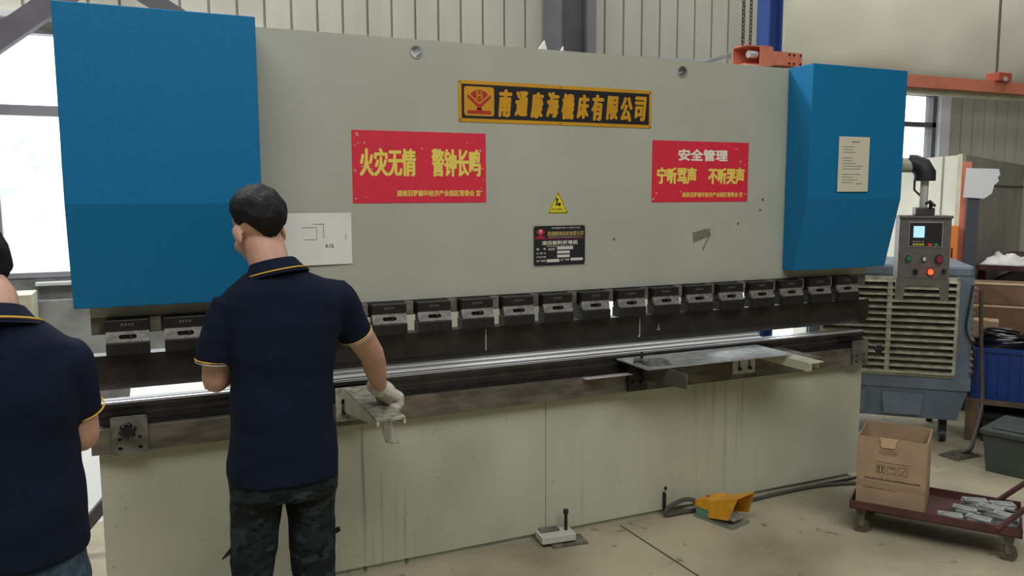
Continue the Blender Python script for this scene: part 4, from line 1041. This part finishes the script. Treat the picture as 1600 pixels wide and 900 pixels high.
ps = MB().prism([(2.50, 2.40), (2.545, 2.60), (2.57, 2.40)], 'y', .92, .94).prism([(2.60, 2.40), (2.66, 2.56), (2.675, 2.40)], 'y', .92, .94)
ps = MB().prism([(1.90, 2.30), (1.985, 2.415), (2.02, 2.30)], 'y', .13, .14).prism([(2.03, 2.30), (2.085, 2.395), (2.10, 2.30)], 'y', .13, .14)
tag(ps.build('paper_scraps', white), 'two white paper corners sticking up behind the ram top', 'paper')
# pale panels behind machine seen through the gap
tag(MB().box(-.62, -.50, 2.55, 2.85, .0, 1.06, bev=.005).build('pale_cabinet', cream), 'pale narrow cabinet under the left window', 'cabinet')
tag(MB().prism([(1.15, .0), (1.18, .0), (1.66, .50), (1.63, .50)], 'x', -.25, .28).build('bright_floor_panel', mat('bright_floor_panel', (226, 228, 226), .6)), 'added white panel standing in for bright floor behind the left end of the machine', 'board')  # added panel, stands in for the bright floor seen past the bed end
strut('floor_bar', (-.22, .75, .03), (.30, .75, .62), .05, .05, steelcol, 'dark bar leaning behind the left end of the bed')

# ------------------------------------------------------------------ people
def hand_parts(mb, wrist, f, n_, side, curl, thumb, k=1.0, inf=0.0, spread=.0):
    """palm + five fingers. f fingers, n_ palm normal, side +1: thumb = f x n (right hand)"""
    f = Vector(f).normalized(); n_ = Vector(n_); n_ = (n_-f*n_.dot(f)).normalized(); t_ = f.cross(n_)*side
    W0 = Vector(wrist)
    offs = (.030, .010, -.010, -.029); ln = (.072, .080, .075, .059)
    for i in range(4):
        kn = W0+f*(.088-.006*abs(i-1))*k+t_*offs[i]*k
        mb.limb([W0+t_*offs[i]*.55*k+f*.012*k, (W0+kn)*.5+t_*offs[i]*.25*k, kn], [.016*k+inf, .0155*k+inf, .0115*k+inf], 10)
        d = (f+t_*offs[i]*spread*10).normalized(); a = n_; p = kn; pts = [p]; ang = 0
        for sgm, cc_ in ((.48, curl[i]), (.30, curl[i]*1.15), (.24, curl[i]*.8)):
            ang += cc_; dd = d*math.cos(ang)+a*math.sin(ang); p = p+dd*ln[i]*sgm*k; pts.append(p)
        mb.limb(pts, [.0098*k+inf, .0092*k+inf, .0085*k+inf, .0072*k+inf], 10)
    b0 = W0+f*.022*k+t_*.024*k
    d0 = (f*.55+t_*.75+n_*thumb).normalized(); d1_ = (f*.9+t_*.25+n_*thumb*1.3).normalized()
    mb.limb([b0, b0+d0*.042*k, b0+d0*.042*k+d1_*.033*k, b0+d0*.042*k+d1_*.058*k], [.016*k+inf, .0125*k+inf, .0105*k+inf, .008*k+inf], 10)
    mb.limb([W0-f*.02, W0+f*.03*k], [(.026*k+inf), (.027*k+inf)], 12)

def head_parts(mb, Mh):
    def E(c, r, rx=0): mb.ell((0, 0, 0), r, Mh @ T(*c) @ Matrix.Rotation(rx, 4, 'X'), 28, 18)
    E((0, -.012, .035), (.075, .094, .088)); E((0, .025, -.035), (.060, .070, .078)); E((0, .052, -.088), (.032, .026, .022))
    E((0, .094, -.025), (.011, .017, .015)); E((0, .086, -.003), (.009, .014, .026)); E((0, .074, .022), (.052, .02, .014))
    E((0, .084, -.058), (.024, .010, .006)); E((0, .082, -.066), (.021, .010, .006))
    for s_ in (-1, 1):
        E((s_*.040, .062, -.030), (.022, .024, .024))
        mb.ell((0, 0, 0), (.008, .018, .031), Mh @ T(s_*.080, -.004, -.012) @ Matrix.Rotation(-.35*s_, 4, 'Z') @ Matrix.Rotation(-.2, 4, 'X'), 16, 12)
        mb.ell((0, 0, 0), (.007, .012, .012), Mh @ T(s_*.077, .0, -.036), 12, 10)

def hair_mesh(Mh, seed, front=.055, back=-.072, thick=.014):
    N1, N2 = 96, 64; vs = []; fs = []
    for j_ in range(N2+1):
        ph = PI*j_/N2
        for i in range(N1):
            th = 2*PI*i/N1; d = Vector((math.sin(ph)*math.cos(th), math.sin(ph)*math.sin(th), math.cos(ph)))
            # d.y forward. hairline height for this azimuth
            s_ = (d.y/max(1e-3, math.hypot(d.x, d.y)))
            if s_ > .35: hl = front+.008*math.sin(th*9)
            elif s_ > -.25: q_ = (s_+.25)/.6; hl = .010*(1-q_)+front*q_ if s_ > .1 else .004
            else: q_ = min(1, (-.25-s_)/.7)**(1.3 if back > -.08 else .6); hl = .004*(1-q_)+back*q_
            hl += .008*noise.noise(d*9+Vector((seed, 0, 0)))+.006*noise.noise(d*30)
            p = Vector((d.x*.077, d.y*.096-.012, d.z*.091+.035))
            z = p.z
            k = max(0, min(1, (z-hl)/.05))**.7
            tf = thick*(.85+.30*noise.noise(d*3+Vector((0, seed, 0)))+.10*noise.noise(Vector((d.x*26, d.y*26, d.z*7)))) + max(0, d.z)*.006
            r_ = 1+ (tf/.085)*k - (1-k)*.14
            if p.z < -.02: p = Vector((p.x*.97, p.y*1.0, p.z))
            c = Vector((0, -.012, .035)); vs.append(Mh @ (c+(p-c)*r_))
    for j_ in range(N2):
        for i in range(N1): fs.append((j_*N1+i, (j_+1)*N1+i, (j_+1)*N1+(i+1) % N1, j_*N1+(i+1) % N1))
    return MB().add(vs, fs)

def folds(c, amp=1.0):
    v = noise.noise(Vector((c.x*5, c.y*5, c.z*9)))*.006+noise.noise(Vector((c.x*14+c.z*9, c.y*12, c.z*16-c.x*8)))*.0028
    v += max(0, .35-abs(noise.noise(Vector((c.x*4+c.z*3, c.y*4, c.z*7+2)))))*.004
    return v*amp

def ringband(center, nrm, rx, ry, r, m, name, parent, front=None, seg=40):
    """thin stripe running round a limb or collar"""
    nrm = Vector(nrm).normalized(); a = Vector((0, 1, 0)).cross(nrm).normalized() if abs(nrm.y) < .9 else Vector((1, 0, 0)); b = nrm.cross(a)
    return MB().tube([Vector(center)+a*rx*math.cos(2*PI*k/seg)+b*ry*math.sin(2*PI*k/seg) for k in range(seg)], r, 6, closed=True).build(name, m, parent, True)

def collar(parent, c0, c1, nr, r0, r1, st_m):
    """folded collar: inner ring c0/r0 rises to top, falls outward to c1/r1"""
    seg_ = 48; rows = []
    prof = [(0, r0*.96, -.01), (.0, r0, .012), (.25, r0+.004, .016), (.6, (r0+r1)/2, .004), (1, r1, -.008), (.98, r1-.006, -.010), (.55, (r0+r1)/2-.006, -.003), (.2, r0-.002, .0)]
    c0 = Vector(c0); c1 = Vector(c1); vs = []
    n_ = Vector(nr).normalized(); a = Vector((1, 0, 0)); a = (a-n_*a.dot(n_)).normalized(); b = n_.cross(a)
    for t_, r_, dz in prof:
        c = c0.lerp(c1, t_)
        for k in range(seg_):
            th = 2*PI*k/seg_; fr = max(0, math.sin(th))**6      # dips at the front
            vs.append(c+a*r_*math.cos(th)*1.0+b*r_*(1.0+.05*math.sin(th))*math.sin(th)+n_*(dz-.035*fr))
    P = len(prof)
    fs = [(i*seg_+k, i*seg_+(k+1) % seg_, ((i+1) % P)*seg_+(k+1) % seg_, ((i+1) % P)*seg_+k) for i in range(P) for k in range(seg_)]
    o = MB().add(vs, fs).build('collar', navy, parent, True)
    pts = []
    for k in range(seg_):
        th = 2*PI*k/seg_; fr = max(0, math.sin(th))**6; c = c0.lerp(c1, .86); r_ = r1-.005
        pts.append(c+a*(r_+.003)*math.cos(th)+b*(r_+.003)*(1.0+.05*math.sin(th))*math.sin(th)+n_*(-.001-.035*fr))
    MB().tube(pts, .0022, 6, closed=True).build('collar_stripe', st_m, o, True)
    return o

# ---- worker at the machine
p1 = thing('person', (.59, -.75, 0), 'person in navy polo and camouflage trousers, head bowed, gloved hand on the support arm', 'person')
Mh = T(.545, -.70, 1.575) @ Matrix.Rotation(.38, 4, 'Z') @ Matrix.Rotation(-.36, 4, 'X') @ Matrix.Rotation(-.04, 4, 'Y')
b = MB(); head_parts(b, Mh)
b.limb([(.556, -.715, 1.53), (.568, -.74, 1.47), (.588, -.76, 1.40)], [(.064, .066), (.064, .066), (.072, .070)], 18)
b.rings([(.588, -.745, .78, .145, .105), (.59, -.75, 1.0, .135, .10), (.595, -.75, 1.2, .165, .105), (.598, -.755, 1.32, .160, .092), (.598, -.755, 1.40, .12, .07), (.595, -.755, 1.43, .06, .05)])
rs, re, rw_ = Vector((.775, -.75, 1.345)), Vector((.930, -.600, 1.115)), Vector((1.003, -.420, .945))
b.limb([(.70, -.75, 1.335), rs, (.845, -.70, 1.235), re], [.055, .056, .052, .044], 18)
b.limb([re, re.lerp(rw_, .3), re.lerp(rw_, .75), rw_], [.043, .044, .033, .028], 18)
ls, le, lw_ = Vector((.437, -.75, 1.300)), Vector((.393, -.715, 1.10)), Vector((.475, -.485, 1.10))
b.limb([(.50, -.75, 1.33), ls, (.402, -.74, 1.22), le], [.052, .050, .048, .043], 18)
b.limb([le, le.lerp(lw_, .3), le.lerp(lw_, .8), lw_], [.041, .042, .032, .027], 18)
hf1, hn1 = Vector((.72, .20, -.42)), Vector((-.42, -.05, -.75))
hand_parts(b, rw_, hf1, hn1, 1, (.75, .8, .85, .9), .55)
hand_parts(b, lw_, (.5, .8, .1), (.6, -.3, -.5), -1, (.4, .45, .5, .5), .4)
for cx, sx in ((.497, -1), (.672, 1)):
    b.limb([(cx, -.75, .80), (cx+.010*(1 if sx > 0 else -1.0)*(.2 if sx > 0 else 1.4), -.73, .50), (.478 if sx < 0 else .674, -.76, .10)], [.068, .050, .038], 16)
    b.limb([(cx, -.78, .05), (cx+sx*.01, -.62, .035)], [.035, .03], 12)
body1 = fuse(b, 'body', skin, p1, .0048, 4)
for s_ in (-1, 1):
    MB().ell((0, 0, 0), (.012, .008, .007), Mh @ T(s_*.031, .078, .002), 14, 8).build('eye', mat('eye_dark', (40, 30, 28), .2), p1, True)
hair_mesh(Mh, 3).build('hair', hairm, p1, True)
# shirt
s = MB()
s.rings([(.588, -.745, .762, .173, .133), (.590, -.745, .80, .175, .134), (.592, -.75, .90, .170, .129), (.592, -.75, 1.0, .162, .124), (.594, -.75, 1.10, .160, .124), (.597, -.75, 1.20, .172, .126), (.600, -.755, 1.28, .192, .124), (.601, -.755, 1.34, .196, .112), (.600, -.76, 1.385, .170, .098), (.597, -.76, 1.42, .122, .082), (.592, -.76, 1.445, .080, .068)], 48, ex=2.5)
s.limb([(.70, -.755, 1.335), (.775, -.75, 1.325)], [.080, .076], 20); s.tube([(.75, -.75, 1.35), (.79, -.742, 1.31), (.830, -.72, 1.245), (.846, -.708, 1.213)], [.074, .070, .061, .060], 24)
s.limb([(.50, -.755, 1.335), (.440, -.75, 1.305)], [.078, .068], 20); s.tube([(.455, -.75, 1.33), (.422, -.75, 1.285), (.400, -.742, 1.22), (.391, -.738, 1.165)], [.070, .066, .061, .061], 24)
s.limb([(.66, -.79, 1.30), (.73, -.79, 1.25)], [.06, .05], 14); s.limb([(.53, -.79, 1.30), (.47, -.79, 1.25)], [.06, .05], 14)
fuse(s, 'polo_shirt', navy, p1, .0065, 8, lambda c: folds(c, 1.25))
collar(p1, (.577, -.748, 1.462), (.588, -.755, 1.432), (-.16, .22, .96), .070, .104, yellowt)
ringband((.8445, -.709, 1.216), (.36, .27, -.75), .0595, .0595, .0022, yellowt, 'sleeve_stripe', p1)
ringband((.3915, -.738, 1.170), (-.09, .05, -.95), .0598, .0598, .0022, yellowt, 'sleeve_stripe', p1)
ringband((.848, -.7065, 1.208), (.36, .27, -.75), .0575, .0575, .0016, mat('pale_trim', (190, 196, 200), .8), 'sleeve_stripe', p1)
ringband((.3905, -.738, 1.162), (-.09, .05, -.95), .058, .058, .0016, MATS['pale_trim'], 'sleeve_stripe', p1)
# trousers
q = MB()
q.rings([(.588, -.745, .86, .152, .112), (.588, -.745, .78, .160, .120), (.588, -.748, .72, .168, .122), (.588, -.75, .70, .165, .10)], 44, ex=2.8)
q.tube([(.500, -.745, .80), (.499, -.742, .70), (.494, -.735, .60), (.483, -.73, .50), (.477, -.735, .43), (.478, -.76, .25), (.480, -.765, .06)], [(.088, .098), (.084, .094), (.077, .084), (.071, .078), (.067, .072), (.066, .070), (.066, .075)], 24)
q.tube([(.676, -.745, .80), (.674, -.742, .70), (.673, -.735, .60), (.675, -.73, .50), (.675, -.735, .43), (.674, -.76, .25), (.672, -.765, .06)], [(.088, .098), (.083, .094), (.077, .084), (.073, .078), (.069, .072), (.067, .070), (.067, .075)], 24)
fuse(q, 'camouflage_trousers', camom, p1, .0075, 6, lambda c: folds(c, 1.3))
for x, a, sg in ((.412, .535, -1), (.742, .54, 1)):
    st = MB().prism([(x, a+.010), (x+sg*.026, a+.012 if sg > 0 else a-.022), (x+sg*.028, a-.002 if sg > 0 else a-.027), (x, a-.012)], 'y', -.745, -.738)
    st.build('knee_strap', camom, p1)
for cx, sx in ((.478, -1), (.674, 1)):
    sh = MB(); sh.limb([(cx, -.80, .045), (cx+sx*.01, -.70, .045), (cx+sx*.02, -.60, .032)], [(.042, .042), (.042, .044), (.034, .046)], 16); sh.box(cx-.045+sx*.01, cx+.045+sx*.01, -.845, -.565, .0, .025)
    fuse(sh, 'shoe', rubber, p1, .006, 5)
# gloves
g = MB(); hand_parts(g, rw_, hf1, hn1, 1, (.75, .8, .85, .9), .55, 1.02, .009)
_f, _n = hf1.normalized(), hn1.normalized()
g.limb([rw_+_f*.03+_n*.018, rw_+_f*.075+_n*.026], [.024, .024], 12)
fuse(g, 'glove', glovem, p1, .0032, 2)
g = MB(); hand_parts(g, lw_, (.5, .8, .1), (.6, -.3, -.5), -1, (.4, .45, .5, .5), .4, 1.02, .0045)
fuse(g, 'glove', glovem, p1, .0032, 3)
ringband(rw_-hf1.normalized()*.004, (rw_-re), .034, .034, .005, glovem, 'glove_cuff', p1, seg=28)
# strip of white cloth below the hand
N = 14; vs = []
for j_ in range(N+1):
    v = j_/N
    for i in range(7):
        u = i/6-.5; wd_ = .034+.018*v
        vs.append((1.035+.028*v+u*wd_+.004*math.sin(v*7), -.35+.010*math.sin(u*6+v*5)-.012*v, .815-.115*v-.012*u))
ws = MB().add(vs, [(j_*7+i, j_*7+i+1, (j_+1)*7+i+1, (j_+1)*7+i) for j_ in range(N) for i in range(6)]).build('cloth_strip', glovem, None, True)
ws.modifiers.new('solid', 'SOLIDIFY').thickness = .006
tag(ws, 'white cotton rag hanging below the worker\'s gloved right hand', 'cloth')

# ---- second worker, left edge
p2 = thing('person', (-.09, -1.5, 0), 'person at the left edge seen from behind in navy polo and blue jeans', 'person')
Mh = T(-.140, -1.41, 1.512) @ Matrix.Rotation(.85, 4, 'Z') @ Matrix.Rotation(-.40, 4, 'X') @ Matrix.Rotation(-.18, 4, 'Y')
b = MB(); head_parts(b, Mh)
b.limb([(-.115, -1.45, 1.50), (-.092, -1.48, 1.47), (-.09, -1.51, 1.42)], [(.060, .062), (.062, .062), (.075, .068)], 18)
b.rings([(-.10, -1.5, .88, .135, .10), (-.095, -1.5, 1.1, .13, .10), (-.09, -1.5, 1.25, .16, .105), (-.09, -1.505, 1.33, .14, .09), (-.09, -1.51, 1.39, .10, .07), (-.09, -1.51, 1.44, .06, .05)])
rs, re, rw_ = Vector((.045, -1.5, 1.35)), Vector((.062, -1.45, 1.165)), Vector((.045, -1.20, 1.12))
b.limb([(-.03, -1.5, 1.345), (.03, -1.5, 1.325), (.055, -1.48, 1.25), re], [.055, .054, .046, .041], 16)
b.limb([re, re.lerp(rw_, .3), re.lerp(rw_, .8), rw_], [.040, .040, .030, .026], 16)
hand_parts(b, rw_, (-.3, .9, .1), (-.6, 0, -.8), 1, (.35, .4, .4, .45), .3)
le, lw_ = Vector((-.275, -1.45, 1.165)), Vector((-.23, -1.20, 1.12))
b.limb([(-.16, -1.5, 1.345), (-.225, -1.5, 1.325), (-.262, -1.48, 1.25), le], [.055, .054, .046, .041], 16)
b.limb([le, le.lerp(lw_, .3), le.lerp(lw_, .8), lw_], [.040, .040, .030, .026], 16)
hand_parts(b, lw_, (.3, .9, .1), (.6, 0, -.8), -1, (.35, .4, .4, .45), .3)
for cx, sx in ((-.175, -1), (-.01, 1)):
    b.limb([(cx, -1.5, .85), (cx, -1.49, .5), (cx, -1.51, .10)], [.07, .052, .04], 16)
    b.limb([(cx, -1.53, .05), (cx+sx*.01, -1.37, .035)], [.035, .03], 12)
fuse(b, 'body', skin, p2, .0052, 4)
for s_ in (-1, 1):
    MB().ell((0, 0, 0), (.012, .008, .007), Mh @ T(s_*.031, .078, .002), 14, 8).build('eye', MATS['eye_dark'], p2, True)
hair_mesh(Mh, 8, back=-.090).build('hair', hairm, p2, True)
s = MB()
s.rings([(-.10, -1.5, .933, .172, .130), (-.10, -1.5, .94, .176, .132), (-.10, -1.5, 1.03, .172, .130), (-.098, -1.5, 1.11, .162, .126), (-.095, -1.5, 1.20, .162, .124), (-.092, -1.505, 1.28, .170, .122), (-.092, -1.505, 1.34, .170, .112), (-.092, -1.51, 1.385, .152, .098), (-.092, -1.51, 1.42, .112, .082), (-.095, -1.51, 1.445, .080, .070)], 48, ex=2.4)
s.limb([(-.0, -1.505, 1.335), (.035, -1.5, 1.325)], [.078, .070], 20); s.tube([(.02, -1.5, 1.35), (.045, -1.497, 1.31), (.058, -1.48, 1.25), (.063, -1.465, 1.222)], [.066, .064, .054, .053], 24)
s.limb([(-.19, -1.505, 1.335), (-.225, -1.5, 1.325)], [.078, .070], 20); s.tube([(-.215, -1.5, 1.35), (-.24, -1.497, 1.31), (-.258, -1.48, 1.25), (-.264, -1.465, 1.222)], [.066, .064, .054, .053], 24)
fuse(s, 'polo_shirt', navy, p2, .0065, 8, lambda c: folds(c, 1.1))
collar(p2, (-.100, -1.49, 1.448), (-.094, -1.505, 1.426), (.02, .25, .96), .076, .112, yellowt)
ringband((.0632, -1.465, 1.225), (.1, .35, -.9), .0515, .0515, .0020, yellowt, 'sleeve_stripe', p2)
ringband((-.2642, -1.465, 1.225), (-.1, .35, -.9), .0515, .0515, .0020, yellowt, 'sleeve_stripe', p2)
q = MB()
q.rings([(-.095, -1.5, .98, .155, .112), (-.095, -1.5, .88, .163, .120), (-.095, -1.5, .80, .166, .122), (-.095, -1.5, .77, .158, .10)], 44, ex=2.6)
for cx in (-.178, -.012): q.tube([(cx, -1.5, .88), (cx, -1.49, .65), (cx, -1.485, .48), (cx, -1.51, .25), (cx, -1.515, .06)], [(.086, .098), (.08, .085), (.068, .072), (.062, .066), (.06, .066)], 24)
fuse(q, 'jeans', denim, p2, .0075, 5, lambda c: folds(c, 1.0))
for cx, sx in ((-.178, -1), (-.012, 1)):
    sh = MB(); sh.limb([(cx, -1.55, .045), (cx+sx*.01, -1.45, .045), (cx+sx*.02, -1.35, .032)], [(.042, .042), (.042, .044), (.034, .046)], 16); sh.box(cx-.045+sx*.01, cx+.045+sx*.01, -1.595, -1.315, .0, .025)
    fuse(sh, 'shoe', rubber, p2, .006, 5)
